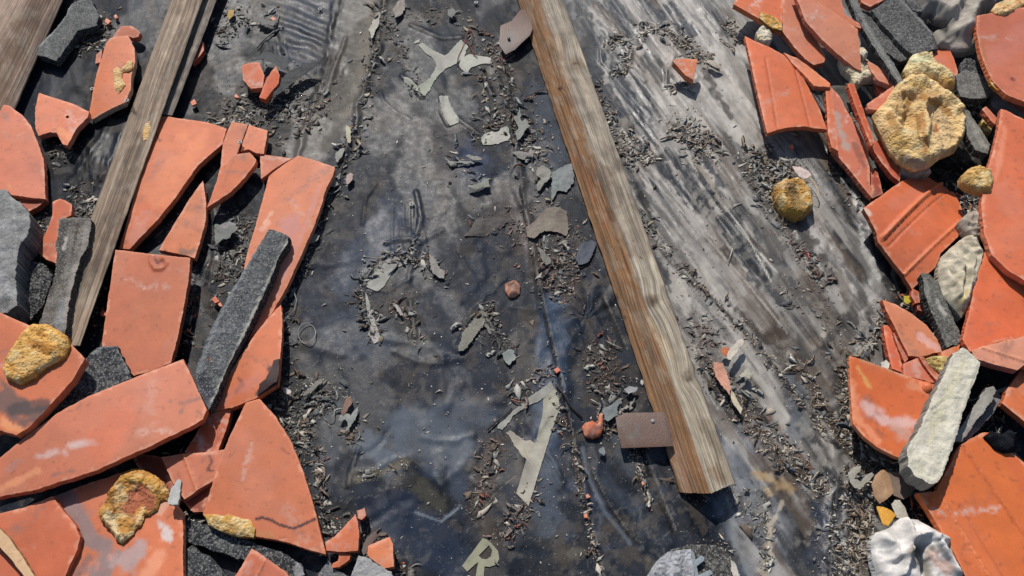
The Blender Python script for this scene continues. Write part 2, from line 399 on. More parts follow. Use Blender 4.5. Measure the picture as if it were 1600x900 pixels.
# where loose debris has gathered: points, spread, crumbs, shreds, palette
LINES = [  # points, spread px, crumbs, shreds, palette
 ([(600,0),(590,60),(585,110),(575,160),(560,210),(540,260),(520,300)], 9, 500, 130, 0), ([(505,300),(485,390),(445,460),(450,560),(445,640),(470,700),(500,760),(520,830)], 9, 800, 260, 0),
 ([(565,490),(566,450),(580,415),(620,400),(660,405),(692,440)], 6, 500, 130, 0), ([(572,490),(590,530)], 8, 200, 40, 0), ([(605,470),(640,490),(648,528)], 9, 300, 60, 2), ([(780,110),(805,160),(770,200),(745,215)], 8, 260, 80, 0), ([(800,190),(830,215),(850,250)], 16, 300, 110, 1),
 ([(740,60),(770,70),(790,100)], 12, 340, 120, 2), ([(600,20),(620,60),(640,110),(655,150)], 8, 260, 90, 0), ([(640,30),(700,10),(740,50)], 8, 200, 60, 0), ([(740,355),(800,350),(820,380)], 10, 300, 70, 2), ([(850,330),(880,400),(860,440)], 26, 900, 150, 2), ([(730,520),(750,490),(770,480)], 9, 200, 50, 0),
 ([(765,480),(775,520),(800,550)], 7, 200, 60, 0), ([(868,600),(880,680)], 6, 200, 30, 2), ([(835,760),(810,810),(790,840)], 10, 600, 90, 2), ([(770,690),(760,740),(740,800)], 12, 400, 60, 2), ([(790,620),(830,600),(865,570)], 8, 240, 60, 2),
 ([(930,540),(950,590),(960,630)], 16, 600, 110, 2), ([(940,650),(1000,700)], 10, 200, 50, 1), ([(893,690),(905,760),(918,810),(938,900)], 3, 380, 40, 1), ([(990,705),(1003,750),(1015,790)], 3, 260, 24, 1), ([(870,440),(880,470)], 14, 260, 40, 2),
 ([(925,130),(945,170),(960,200),(985,260)], 8, 380, 150, 1), ([(945,65),(975,55),(985,90),(980,105),(955,115)], 4, 200, 90, 1), ([(1000,60),(1010,40),(1045,45),(1070,70),(1095,92)], 6, 300, 130, 1), ([(1080,130),(1055,138),(1040,135)], 4, 120, 40, 1), ([(1055,190),(1080,210),(1110,240)], 13, 700, 300, 1), ([(985,215),(1015,250)], 8, 200, 90, 1), ([(1135,35),(1150,65)], 7, 160, 60, 1), ([(1070,70),(1100,85),(1115,100)], 7, 180, 90, 1),
 ([(1180,245),(1200,270),(1210,310)], 14, 600, 260, 3), ([(1240,265),(1250,280)], 10, 100, 40, 3), ([(1215,340),(1240,375),(1265,410),(1290,445)], 7, 500, 120, 2), ([(1255,390),(1270,410)], 6, 160, 20, 4), ([(1000,340),(1080,435),(1160,515),(1230,600),(1300,690)], 5, 700, 130, 1),
 ([(1100,560),(1130,610),(1180,670),(1250,730),(1290,770)], 9, 1100, 200, 1), ([(1090,500),(1110,540)], 12, 300, 40, 2), ([(1240,560),(1280,620),(1320,690)], 6, 400, 90, 1), ([(1378,470),(1372,530),(1325,575),(1325,680),(1350,730)], 7, 800, 220, 1), ([(1345,740),(1345,820),(1330,900)], 15, 2400, 300, 1), ([(1220,440),(1300,500),(1330,560)], 12, 300, 20, 1),
 ([(350,440),(365,400),(385,330)], 14, 700, 200, 0), ([(330,200),(380,170),(440,170),(470,130)], 22, 1200, 420, 0), ([(340,60),(370,20),(420,40)], 10, 260, 80, 0), ([(120,70),(150,50),(170,40)], 16, 600, 220, 0), ([(60,340),(40,420),(60,460)], 22, 500, 160, 0), ([(80,240),(110,230)], 10, 160, 80, 0), ([(120,310),(140,330)], 12, 200, 120, 0), ([(430,620),(470,640),(480,700)], 12, 500, 150, 0),
 ([(480,600),(520,620),(500,640)], 10, 400, 60, 3), ([(545,660),(550,690)], 8, 120, 30, 0), ([(520,820),(560,830),(600,880),(640,905)], 10, 400, 120, 0), ([(500,700),(500,780)], 5, 120, 60, 2), ([(1140,760),(1160,790),(1180,820)], 10, 260, 10, 3), ([(1060,745),(1100,760)], 14, 100, 10, 1), ([(1190,780),(1200,860),(1190,900)], 7, 240, 20, 3), ([(1270,760),(1285,900)], 8, 120, 6, 3),
 ([(1400,600),(1390,700),(1420,760)], 16, 400, 120, 1), ([(1440,480),(1470,520),(1480,545)], 9, 300, 90, 3), ([(1420,450),(1440,520)], 10, 300, 90, 1), ([(1380,330),(1340,300),(1290,240)], 10, 200, 50, 0), ([(1540,290),(1520,320)], 12, 160, 60, 3), ([(1490,150),(1540,180)], 10, 200, 60, 3), ([(1300,790),(1305,900)], 5, 160, 20, 3),
 ([(800,300),(1100,300)], 160, 700, 20, 1), ([(650,200),(700,800)], 110, 900, 20, 3), ([(1150,200),(1200,700)], 100, 500, 8, 3), ([(850,500),(850,880)], 70, 500, 16, 3), ([(460,60),(600,600)], 60, 300, 20, 3), ([(100,250),(330,750)], 90, 400, 60, 0),
 ([(800,120),(815,180),(850,250),(860,290)], 22, 0, 70, 5), ([(570,440),(600,405),(640,400),(690,430)], 6, 0, 44, 5), ([(570,470),(590,520)], 6, 0, 16, 5), ([(700,240),(760,290)], 14, 0, 18, 5), ([(755,100),(770,160),(750,200)], 14, 0, 34, 5), ([(1002,50),(1060,50),(1090,95)], 6, 0, 36, 5), ([(945,60),(985,90),(960,112)], 5, 0, 20, 5),
 ([(1180,250),(1205,275),(1215,310)], 13, 0, 120, 5), ([(1215,255),(1255,275)], 7, 0, 50, 5), ([(330,90),(360,30),(430,30)], 18, 0, 30, 5), ([(330,350),(370,420),(350,470)], 16, 0, 46, 5), ([(340,190),(460,150)], 24, 0, 60, 5), ([(590,20),(570,150),(530,260)], 8, 0, 44, 5), ([(500,340),(470,420)], 6, 0, 14, 5), ([(930,600),(980,640)], 18, 0, 34, 5), ([(720,510),(760,500),(790,560)], 12, 0, 24, 5),
 ([(1140,590),(1220,680),(1280,750)], 8, 0, 36, 5), ([(1330,740),(1360,760)], 12, 0, 24, 5), ([(1370,500),(1330,590),(1340,680)], 12, 0, 50, 5), ([(940,150),(970,230),(1000,260)], 10, 0, 40, 5), ([(1060,200),(1110,230)], 12, 0, 40, 5), ([(860,390),(900,440)], 18, 0, 26, 5), ([(480,610),(560,670)], 16, 0, 22, 5), ([(120,60),(180,30)], 16, 0, 26, 5), ([(1000,330),(1010,400)], 7, 0, 20, 5), ([(440,620),(480,700)], 12, 0, 24, 5),
 ([(1080,870),(1140,855)], 8, 160, 20, 1), ([(560,745),(640,725)], 6, 160, 0, 3), ([(470,200),(500,150)], 12, 200, 60, 2),
]

# ================================================================ UNDERLAY (the setting)
def axis(lo, hi, step, far, n=26):
    a = np.arange(lo, hi, step); g = np.cumsum(np.geomspace(step * 1.4, (far) * .35, n))
    return np.concatenate([lo - g[::-1], a, a[-1] + g])
gx = axis(-1.62, 1.62, .0029, 6); gy = axis(.22, 2.0, .0029, 6)
X, Y = np.meshgrid(gx, gy); nx, ny = len(gx), len(gy); X = X.ravel(); Y = Y.ravel()
inside = (np.abs(X) < 2.2) & (Y > .05) & (Y < 2.4)
Z = np.zeros(X.size); Z[inside] = uh(X[inside], Y[inside])
U = np.full(X.size, -9999.); Vv = np.full(X.size, -9999.)
U[inside], Vv[inside] = proj(X[inside], Y[inside], Z[inside])
base = np.tile(hexlin('#45474a'), (X.size, 1))
strokes = [
 # left and lower left, dark sheet
 ([(150,150),(60,700)], 230, '#2e3237', .85), ([(300,100),(330,450),(300,850)], 90, '#303338', .8),
 ([(130,30),(110,120),(60,150)], 40, '#3b4148', .7), ([(420,40),(350,140)], 60, '#3c3d3f', .7), ([(480,20),(450,90)], 45, '#2d3644', .9),
 ([(400,160),(450,180)], 45, '#2b2a2b', .8), ([(350,440),(300,560)], 36, '#2a2b2e', .8), ([(340,60),(330,180)], 22, '#3a414b', .6),
 # band over the rafter below
 ([(565,-5),(545,100),(505,190),(450,270)], 40, '#6a6259', .95, .35, .3), ([(575,20),(560,110),(530,190)], 16, '#857a6c', .7, .9),
 ([(490,160),(480,230)], 26, '#4d4845', .8), ([(503,180),(485,170)], 10, '#8e6f52', .7),
 # centre field
 ([(680,60),(680,110)], 46, '#434649', .8), ([(620,190),(700,260)], 55, '#5a5552', .8), ([(640,330),(560,420),(500,480)], 60, '#444955', .85),
 ([(590,280),(560,330)], 36, '#55514f', .6), ([(730,240),(760,290)], 36, '#3b4354', .85), ([(735,320),(690,350),(720,420)], 40, '#57524f', .7),
 ([(660,440),(650,520)], 36, '#4c4a49', .9), ([(760,380),(750,470)], 30, '#454a55', .8), ([(790,320),(820,400),(870,430)], 38, '#65554f', .7),
 ([(770,120),(790,90)], 40, '#454546', .8), ([(830,130),(850,260)], 40, '#4a4e55', .8), ([(880,300),(900,400)], 36, '#61625f', .6),
 ([(540,510),(600,560)], 50, '#383e49', .9), ([(700,470),(740,600)], 45, '#444a56', .8), ([(640,545),(690,545)], 14, '#6d6d6c', .7, 1), ([(655,475),(680,520)], 12, '#62605e', .6, 1),
 ([(870,470),(865,560),(850,700)], 34, '#465060', .9), ([(910,450),(930,520)], 38, '#39444f', .9), ([(800,480),(790,560)], 26, '#474648', .7),
 ([(640,670),(690,690)], 56, '#5d6268', .95), ([(570,690),(600,720)], 30, '#5a5f67', .8), ([(700,650),(760,640)], 34, '#4f545c', .8),
 ([(600,790),(680,830),(700,880)], 56, '#333b49', .95), ([(560,748),(600,735),(630,722)], 9, '#7a7160', .9, .7, .9), ([(655,760),(690,790)], 20, '#4a4842', .9, .4), ([(640,800),(690,815),(720,790)], 3, '#7d818a', .8, .6, .4),
 ([(700,720),(735,780)], 26, '#575c63', .8), ([(480,620),(500,700),(520,780)], 34, '#3d4044', .8), ([(540,640),(560,690)], 20, '#555a60', .7),
 ([(770,700),(750,790),(770,850),(740,890)], 22, '#4e4540', .85), ([(850,720),(830,780),(870,830)], 34, '#555960', .8), ([(790,870),(850,880)], 32, '#2f333a', .9),
 ([(850,840),(890,870)], 20, '#5b5349', .8), ([(930,600),(950,560)], 34, '#474340', .9), ([(900,760),(960,850)], 26, '#565a63', .8), ([(950,830),(990,850)], 26, '#5a5248', .8, .7),
 ([(930,690),(938,740),(960,770),(990,790),(1030,772)], 15, '#3b4046', .95, .3, .15), ([(960,690),(990,740),(1030,700)], 16, '#54575a', .7), ([(1030,765),(1040,790)], 14, '#383d44', .8, .3, .2),
 ([(910,700),(918,740),(940,790)], 5, '#6f7276', .7, .9), ([(1000,810),(1050,860)], 28, '#4f5254', .8), ([(1070,740),(1110,860)], 20, '#272b31', .7),  # last stroke paints the shadow below the centre batten's lower end
 ([(800,655),(850,670)], 16, '#57504a', .9), ([(790,560),(820,600)], 26, '#45464a', .7), ([(650,215),(700,250)], 20, '#5f5856', .5), 
 # right field, weathered pale
 ([(930,-5),(1010,150),(1090,330),(1200,520),(1260,640)], 105, '#8f8982', .97, .5, .25), ([(1040,-5),(1150,130),(1230,260),(1330,430)], 85, '#8d8882', .97, .5, .2),
 ([(1150,700),(1180,830),(1200,900)], 70, '#74757a', .95, .5), ([(1250,500),(1290,600)], 60, '#5b5955', .8), ([(1060,450),(1100,560)], 40, '#8a857d', .9),
 ([(1120,560),(1170,620)], 30, '#5a524b', .8), ([(1100,640),(1140,690)], 28, '#62656a', .8),
 ([(905,20),(930,100)], 20, '#4a4c4e', .8, .5, 1.2), ([(955,10),(975,60),(940,110)], 18, '#3b4045', .85, .4, 1.2), ([(950,100),(975,130),(1010,180)], 22, '#3a3f46', .9, .3, 1), ([(1010,90),(1030,115)], 17, '#54524f', .9, .35, .5),
 ([(1050,20),(1075,60)], 14, '#43474b', .8, .4, 1.2), ([(1000,150),(1020,200)], 16, '#45494d', .9, .4, 1), ([(1025,250),(1060,290),(1085,320)], 12, '#3f4347', .85, .4, 1), ([(1000,-5),(1015,30)], 10, '#3f454a', .8, .5, 1),
 ([(1040,240),(1070,265)], 12, '#33373b', .9, .4, .8), ([(1120,300),(1180,340),(1210,400)], 20, '#575552', .8, .7, .9), ([(1090,260),(1130,320)], 20, '#8f8677', .7),
 ([(1140,340),(1170,400)], 16, '#34383c', .9, .4, .9), ([(1160,395),(1195,430)], 14, '#2c2f33', .9, .4, .8), ([(1130,390),(1150,410)], 9, '#2e3135', .8, .4, .8),
 ([(990,290),(1005,330),(1020,370)], 10, '#3a3632', .9, .4), ([(1010,360),(1020,410),(1040,430)], 9, '#35383b', .85, .4, 1),
 ([(1040,480),(1100,560)], 20, '#75695e', .7), ([(1075,515),(1110,540)], 20, '#5a4f46', .8, .8), ([(1200,430),(1260,470)], 30, '#6f6c68', .7), ([(1190,250),(1230,330)], 22, '#5c5650', .8),
 ([(1235,400),(1260,440)], 20, '#4c4a48', .7, .5, 1), ([(1280,420),(1330,500)], 26, '#75716c', .8, .6, .9), ([(1300,330),(1350,420)], 18, '#4a4846', .9), ([(1310,510),(1330,540)], 22, '#4a4743', .8),
 ([(1270,540),(1300,520)], 12, '#8b7f6c', .7), ([(1210,530),(1270,640),(1300,720)], 16, '#4b443d', .85), ([(1230,600),(1260,690)], 16, '#555a5d', .8),
 ([(1280,760),(1290,880)], 34, '#3b4450', .9), ([(1245,770),(1215,860)], 20, '#6f7072', .7, .6, 1.2), ([(1200,770),(1235,755)], 14, '#b49a74', .8, .6, 1), ([(1195,800),(1205,850),(1190,890)], 10, '#a89c8a', .7, .6, 1.2),
 ([(1315,760),(1318,890)], 9, '#565c63', .8), ([(1345,790),(1340,890)], 18, '#6b5f56', .8, .6), ([(1310,650),(1330,720)], 22, '#3b3e42', .8),
 ([(1130,700),(1165,760)], 20, '#6d7074', .8), ([(1120,790),(1150,860),(1160,900)], 10, '#7f8485', .5, .8), ([(1070,560),(1090,640)], 10, '#44423f', .7),
 # right, under the rubble
 ([(1290,200),(1330,300),(1375,400),(1410,470)], 34, '#1f2125', .95, .4, .4), ([(1500,50),(1540,400),(1500,700),(1560,880)], 110, '#1d1e20', .95, .3, .3), ([(1400,20),(1440,300)], 90, '#1f2022', .9, .3, .3),
 ([(1400,600),(1400,780),(1440,870)], 50, '#2a2a2b', .9), ([(1345,700),(1400,740)], 30, '#2d2c2b', .9),
]
# thin scratches, scrape marks, peeled rims
THIN = [([(1132,322),(1165,365),(1205,440)], 1.5, '#cfcabf', .8, .5, .3), ([(1150,352),(1190,400),(1215,425)], 1.3, '#c9c4b8', .7, .5, .3), ([(1184,400),(1200,430)], 1.3, '#d8d3c8', .8, .5, .3), ([(1188,396),(1212,424)], 1.2, '#d8d3c8', .8, .5, .3), ([(1020,250),(1060,300),(1075,325)], 1.6, '#2e3236', .8, .5, .4),
 ([(1045,232),(1075,275),(1100,300)], 2, '#2e3236', .8, .5, .4), ([(1060,235),(1085,268),(1096,288)], 1.8, '#33373b', .8, .5, .4), ([(1030,260),(1050,300),(1070,320)], 2, '#35393d', .8, .5, .4), ([(1130,365),(1150,395),(1175,425)], 2.4, '#23262a', .9, .5, .4), ([(985,280),(1020,330)], 2, '#4a4640', .7),
 ([(1160,18),(1240,110)], 1.6, '#6b6660', .5), ([(1020,300),(1090,380),(1150,450)], 1.5, '#6e6a63', .6), ([(1010,270),(1085,350),(1165,440),(1230,520)], 1.6, '#b5b0a6', .6), ([(1040,440),(1048,455)], 3, '#33332f', .8), ([(1078,437),(1084,445)], 4, '#35332f', .9, .4, .4),
 ([(1000,-5),(1030,45)], 3, '#c0bbb1', .5), ([(930,40),(950,90),(945,130)], 5, '#b9b7b0', .55, .8, 1.2), ([(975,70),(970,100)], 4, '#a9b0b4', .6, .8, .8), ([(1030,60),(1050,110)], 8, '#a89c93', .6, .8, .6), ([(960,140),(990,190),(1010,215)], 3, '#b0aba2', .6, .8, .8), ([(1085,25),(1110,50)], 5, '#6d6b67', .6, .8, 1)]
for p_, w_, h_ in [([(905,-5),(925,50),(920,110)],12,'#3a3e42'), ([(958,5),(985,50)],10,'#383c42'), ([(945,90),(958,120),(1000,190)],20,'#34393f'), ([(1012,95),(1034,125)],15,'#4b4947'), ([(1050,18),(1078,50)],13,'#40444a'), ([(1020,250),(1060,290),(1092,330)],9,'#33373b'),
 ([(1140,340),(1172,402)],13,'#33373b'), ([(1165,395),(1196,430)],14,'#2a2e32'), ([(1195,325),(1216,400)],17,'#55524e'), ([(1000,300),(1016,352)],8,'#35322f'), ([(1018,395),(1042,440)],8,'#303438'), ([(1000,-5),(1030,30)],10,'#42474c'), ([(935,60),(930,120),(960,180)],13,'#3c4148'), ([(1080,225),(1130,290)],7,'#3d4044'), ([(1070,270),(1110,300)],9,'#35393e'), ([(1170,430),(1225,470)],8,'#3f4245'), ([(1200,235),(1225,330),(1240,350)],14,'#403c38'), ([(985,150),(1010,215)],11,'#3e4246'), ([(1235,300),(1262,380)],16,'#4a4743'),
 ([(1285,405),(1300,440)],9,'#4a4744'), ([(1250,610),(1262,650)],12,'#565b5f'), ([(1325,520),(1345,470)],14,'#4e4b48'), ([(1150,250),(1185,300)],8,'#4c4844'), ([(1290,540),(1320,500)],10,'#3d3b39')]:
    THIN.insert(0, (p_, w_, h_, .85, .35, 1.0))
for p_, w_, h_ in [([(1100,560),(1150,640),(1200,690),(1292,775)],13,'#3b3028'), ([(1245,560),(1285,640),(1322,705)],9,'#40362d'), ([(1212,515),(1250,600)],8,'#4a3e34'), ([(1190,640),(1230,690),(1270,735)],6,'#6b4c3c'), ([(1360,500),(1330,570)],10,'#3a3836'), ([(1290,790),(1285,905)],26,'#2e3643'), ([(1235,700),(1250,640),(1235,590)],13,'#666b70'), ([(1120,700),(1160,760),(1180,800)],18,'#7b7f83'), ([(1310,600),(1345,690)],14,'#36322e'),
 ([(1150,480),(1220,560),(1260,640)],6,'#413a34'), ([(1100,110),(1140,180)],7,'#56534f'), ([(1130,210),(1180,300),(1230,360)],7,'#5a554f'), ([(1345,560),(1320,640)],12,'#3d3833')]:
    THIN.insert(0, (p_, w_, h_, .85, .6, 1.1))
THIN += [([(1206,880),(1200,830),(1222,785)], 6, '#b7ab98', .8, .8, 1.4), ([(1192,905),(1196,850)], 5, '#a3937c', .7, .8, 1.3), ([(1178,740),(1210,752),(1240,765)], 9, '#b8996c', .7, .8, 1.0), ([(1060,860),(1010,905)], 4, '#6a6c6f', .5), ([(1140,780),(1150,850),(1175,905)], 8, '#8f9494', .6, .8, .7)]
for a_, b_ in ((1090,311),(1100,300),(1096,325),(1105,313),(1112,306),(1106,336),(1116,323),(1086,326)): THIN.append(([(a_ - 2, b_ + 3), (a_ + 3, b_ - 4)], 3, '#26292d', .9, .5, .4))
SEAM = [([(783,110),(801,200),(812,300),(836,430),(866,560),(893,690),(912,780),(940,905)], 2.2), ([(532,-5),(510,90),(495,150)], 2.2), ([(597,0),(586,70),(578,110)], 1.6), ([(1040,395),(1085,440),(1160,515),(1230,600),(1310,700)], 3), ([(1000,355),(1030,385),(1075,440)], 3.5),
 ([(1330,765),(1326,830),(1318,905)], 2), ([(1292,905),(1300,800),(1305,740)], 2.2), ([(975,545),(955,500),(940,465)], 2.4), ([(1003,705),(1022,760),(1050,830)], 3), ([(985,640),(1000,660)], 3), ([(925,740),(950,790),(985,840),(1000,850)], 1.5), ([(1180,640),(1230,700),(1285,775)], 4), ([(1240,90),(1290,180),(1340,300)], 3), ([(745,805),(770,770),(800,745)], 2)]
BROAD = [([(572,-5),(552,100),(512,185),(468,262)], 34, '#5f5a53', .9, .35, .25), ([(582,10),(566,110),(540,180)], 13, '#7d7468', .7, .9), ([(700,60),(680,110)], 40, '#3f4449', .6), ([(640,672),(690,690)], 50, '#5c646e', .9, .5, .5), ([(575,690),(600,720)], 26, '#56606c', .8, .6), ([(620,800),(690,860)], 48, '#2c3647', .9, .35, .5),
 ([(560,748),(600,735),(632,722)], 8, '#6f6858', .9, .7, .9), ([(655,762),(688,792)], 17, '#45433c', .9, .4), ([(648,800),(690,815),(716,794)], 2.5, '#7d838c', .8, .6, .3), ([(865,480),(862,570),(852,690)], 28, '#46566a', .85, .6, .5), ([(590,540),(540,510)], 44, '#35404f', .7), ([(620,340),(560,430)], 46, '#434d5e', .7), ([(730,235),(750,280)], 26, '#34405a', .7),
 ([(830,800),(860,740),(850,830)], 26, '#555d68', .8), ([(930,688),(938,740),(960,770),(990,790),(1030,770)], 14, '#353c47', .95, .3, .15), ([(910,700),(918,745),(945,800),(985,850)], 5, '#6a727c', .7, .9, .5), ([(965,690),(990,735),(1030,705)], 15, '#50565c', .8, .5), ([(780,690),(752,790),(770,860),(742,890)], 19, '#463d37', .85, .5), ([(700,640),(755,650)], 28, '#4b5460', .7), ([(930,600),(950,560)], 28, '#3f3b38', .8),
 ([(650,225),(700,200),(600,180)], 40, '#514e4b', .6), ([(480,20),(455,90)], 38, '#27303f', .9, .4), ([(850,150),(870,260)], 26, '#4a525d', .7), ([(800,330),(850,420)], 30, '#564b46', .6), ([(640,545),(690,548)], 10, '#6a6d70', .6, 1, 1), ([(900,860),(860,880)], 20, '#524c43', .7, .7, 1), ([(800,880),(850,885)], 28, '#262c35', .9), ([(530,640),(500,760)], 22, '#464c54', .7)]
for p_, w_ in SEAM:
    THIN.append((p_, w_ * 1.6, '#211f1e', .9, .6, .7)); THIN.append(([(a_ + w_ * 2.2, b_ - 1) for a_, b_ in p_], w_ * .7, '#8b877f', .5, .9, 1.2))
THIN += [(p, 2.2, '#8f8c84', .55, .9, 1.0) for p in RIMS]
idx = np.where(inside)[0]
cu, cv = U[idx], Vv[idx]; c = base[idx]
c = paint(c, cu, cv, strokes)
n1_ = fbm(cu / 8, cv / 8, 5, 88)
# streaks that run down the slope, both sides of the centre batten
sr = fbm((cu * .82 - cv * .57) / 5, (cu * .57 + cv * .82) / 110, 5, 11); sr2 = fbm((cu * .82 - cv * .57) / 15, (cu * .57 + cv * .82) / 60, 5, 14)
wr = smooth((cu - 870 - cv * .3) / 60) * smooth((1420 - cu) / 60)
c *= (1 + wr * ((sr - .5) * .65 + (sr2 - .5) * .9))[:, None]
dk = (wr * smooth((sr2 * .6 + sr * .5 - .62) / .05) * .75 * smooth((fbm(cu / 60, cv / 60, 3, 41) - .42) / .12))[:, None]; c = c * (1 - dk) + hexlin('#393c40') * dk
sl = fbm((cu * .93 + cv * .35) / 8, (-cu * .35 + cv * .93) / 60, 4, 17); c *= (1 + (1 - wr) * (sl - .5) * .45)[:, None]
# stripes pressed into the band, upper left
sb = smooth((28 - segd(cu, cv, [(522,110),(505,185)])) / 10) * smooth((np.sin((cv + cu * .25) / 10 * 6.28 / 1.15) + .2) / .5) * .45
c = c * (1 - sb[:, None]) + hexlin('#4a4643') * sb[:, None]
# scraped dashes on the right
hu = cu * .55 + cv * .83; hv = cu * .83 - cv * .55
sb = smooth((30 - segd(cu, cv, [(1095,305),(1140,335)])) / 12) * smooth((np.sin(hv / 2.3) + np.sin(hu / 9) * .8 - .15) / .5) * .8
c = c * (1 - sb[:, None]) + hexlin('#2e3236') * sb[:, None]
wl = 1 - wr
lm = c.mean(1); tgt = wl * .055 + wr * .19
c = c * ((lm / tgt) ** .5)[:, None] * (wl * (.38 + .06 * smooth((cv - 400) / 200)) + wr * 1.25)[:, None]  # right side's pale dust lifted further in colour, in place of sun glare
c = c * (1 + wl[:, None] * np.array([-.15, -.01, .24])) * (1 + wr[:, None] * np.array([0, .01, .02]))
gl = (wr * smooth((fbm((cu * .8 - cv * .6) / 22, (cu * .6 + cv * .8) / 200, 4, 71) - .49) / .1) * .42)[:, None]; c = c * (1 - gl) + hexlin('#cbc5bb') * gl  # pale streaks paint sun highlights along the folds on the right
gl = (wr * smooth((fbm((cu * .8 - cv * .6) / 14 + 5, (cu * .6 + cv * .8) / 90, 5, 73) - .57) / .05) * .55)[:, None]; c = c * (1 - gl) + hexlin('#34373b') * gl
gl = (wr * smooth((fbm((cu * .8 - cv * .6) / 26 + 5, (cu * .6 + cv * .8) / 110, 5, 79) - .57) / .06) * .6)[:, None]; c = c * (1 - gl) + hexlin('#5c4d40') * gl
# a film of settled dirt wherever debris has gathered
for pts, s_, nc_, ns2, pal in LINES:
    if s_ > 50: continue
    xs = [p[0] for p in pts]; ys = [p[1] for p in pts]; m_ = s_ * 3 + 12
    sel = np.where((cu > min(xs) - m_) & (cu < max(xs) + m_) & (cv > min(ys) - m_) & (cv < max(ys) + m_))[0]
    a_ = (np.exp(-(segd(cu[sel], cv[sel], pts) / (s_ * 1.4 + 3)) ** 2) * smooth((n1_[sel] - .3) / .3) * .55)[:, None]
    c[sel] = c[sel] * (1 - a_) + hexlin('#4a443d') * a_ * (.8 + .6 * wr[sel])[:, None]
# dried puddle outlines and clean blue black patches
pn = fbm(cu / 70 + 3, cv / 70, 7, 33); pm = (smooth((pn - .5) / .012) * .5 * wl)[:, None]; c = c * (1 - pm) + hexlin('#2c323c') * pm
rim = (np.exp(-((pn - .497) / .005) ** 2) * .38 * (fbm(cu / 40, cv / 40, 3, 12) > .47) * (.3 + .7 * wl))[:, None]; c = c * (1 - rim) + hexlin('#85837e') * rim
pn = fbm(cu / 24 + 9, cv / 24, 6, 27); pm = (smooth((pn - .60) / .012) * .4 * wl)[:, None]; c = c * (1 - pm) + hexlin('#5b534b') * pm
c = paint(c, cu, cv, [(*q[:3], q[3] * .85, *q[4:]) for q in BROAD])
c = paint(c, cu, cv, THIN)
# mottling, settled dirt, pale salts
n1 = fbm(cu / 26, cv / 26, 6, 1); n2 = fbm(cu / 9, cv / 9, 5, 2)
c *= (1 + (n1 - .5) * (.55 - .2 * wl) + (n2 - .5) * (.35 - .15 * wl))[:, None]
dirt = (smooth((fbm(cu / 45, cv / 45, 6, 6) - .53) / .09) * .42 * (1 - .5 * wr) * (1 - .55 * wl) * smooth((n2 - .35) / .3))[:, None]; c = c * (1 - dirt) + hexlin('#5d544b') * dirt * (1 - .42 * wl)[:, None]
salt = (smooth((fbm(cu / 30, cv / 30, 7, 26) - .60) / .08) * (.35 - .2 * wl) * smooth((n2 - .4) / .2))[:, None]; c = c * (1 - salt) + hexlin('#9a948a') * salt
rgh = np.full(X.size, .5, np.float32)
lum = c.mean(1); rgh[idx] = np.clip(.40 - .06 * wr + .35 * dirt[:, 0] + .25 * salt[:, 0] + .9 * np.clip(lum - .1, 0, .3) + .14 * (n1 - .5), .3, .85)
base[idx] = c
me = bpy.data.meshes.new('roof_underlay')
nV = X.size; I = np.arange(nV).reshape(ny, nx)
q = np.stack([I[:-1, :-1], I[:-1, 1:], I[1:, 1:], I[1:, :-1]], -1).reshape(-1, 4).astype(np.int32)
me.vertices.add(nV); me.vertices.foreach_set('co', np.c_[X, Y, Z].astype(np.float32).ravel())
me.loops.add(q.size); me.loops.foreach_set('vertex_index', q.ravel())
me.polygons.add(len(q)); me.polygons.foreach_set('loop_start', np.arange(0, q.size, 4, dtype=np.int32)); me.polygons.foreach_set('loop_total', np.full(len(q), 4, np.int32))
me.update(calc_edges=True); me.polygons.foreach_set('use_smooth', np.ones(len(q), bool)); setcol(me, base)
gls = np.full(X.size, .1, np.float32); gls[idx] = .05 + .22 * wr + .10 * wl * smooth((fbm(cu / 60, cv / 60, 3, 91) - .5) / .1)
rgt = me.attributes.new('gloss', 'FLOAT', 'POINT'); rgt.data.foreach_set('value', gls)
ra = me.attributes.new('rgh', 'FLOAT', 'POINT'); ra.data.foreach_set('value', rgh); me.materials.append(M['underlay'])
underlay = link('roof_underlay', me, (0, 0, 0), kind='structure')

# printing on the underlay: pieces of pale letters
def letter(pts, holes=(), colr='#a9a79c', cf=.0021, rg=.003, **k):
    return build('printed_letter', pts, z=0, thick=.0007, m='print', base=colr, side=colr, holes=holes, conform=cf, parent=underlay, sp=.0035, rough=rg, lip=0, var=.35, **k)
letter([(720,62),(732,72),(725,88),(712,100),(695,108),(680,125),(665,150),(650,142),(632,128),(629,120),(640,122),(652,134),(660,130),(672,122),(682,102),(675,90),(660,78),(654,71),(660,67),(680,80),(695,87),(702,82),(710,72)], label='pale torn letter Y printed on the sheet')
letter([(720,92),(732,85),(750,87),(767,90),(766,98),(750,100),(737,105),(730,114),(722,109),(717,102)])
letter([(646,66),(650,63),(657,61),(655,66),(648,68)])
letter([(686,150),(700,150),(704,165),(717,185),(716,192),(702,196),(695,185),(689,172)])
letter([(751,215),(762,207),(794,194),(797,215),(794,220),(770,226),(755,226)])
letter([(572,448),(580,425),(595,410),(617,400),(635,407),(637,412),(620,418),(610,430),(600,447),(590,455)], colr='#a5a49a', rg=.0015)
letter([(570,455),(577,470),(580,490),(585,498),(595,530),(585,537),(575,522),(580,507),(573,487)], colr='#a8a79d', rg=.0015)
letter([(778,664),(800,643),(860,596),(868,612),(845,625),(822,635),(800,652),(785,672),(777,670)], colr='#94918a', label='upper stroke of the pale letter A')
letter([(849,623),(869,607),(875,635),(865,665),(846,725),(826,791),(806,771),(825,712),(838,688),(847,650)], colr='#aaa596', cf=.0024, rg=.0012, label='long leg of the pale letter A')
letter([(800,690),(790,676),(798,672),(815,685),(832,690),(836,692),(829,713),(822,718),(810,703)], colr='#a19a8b', cf=.0022)
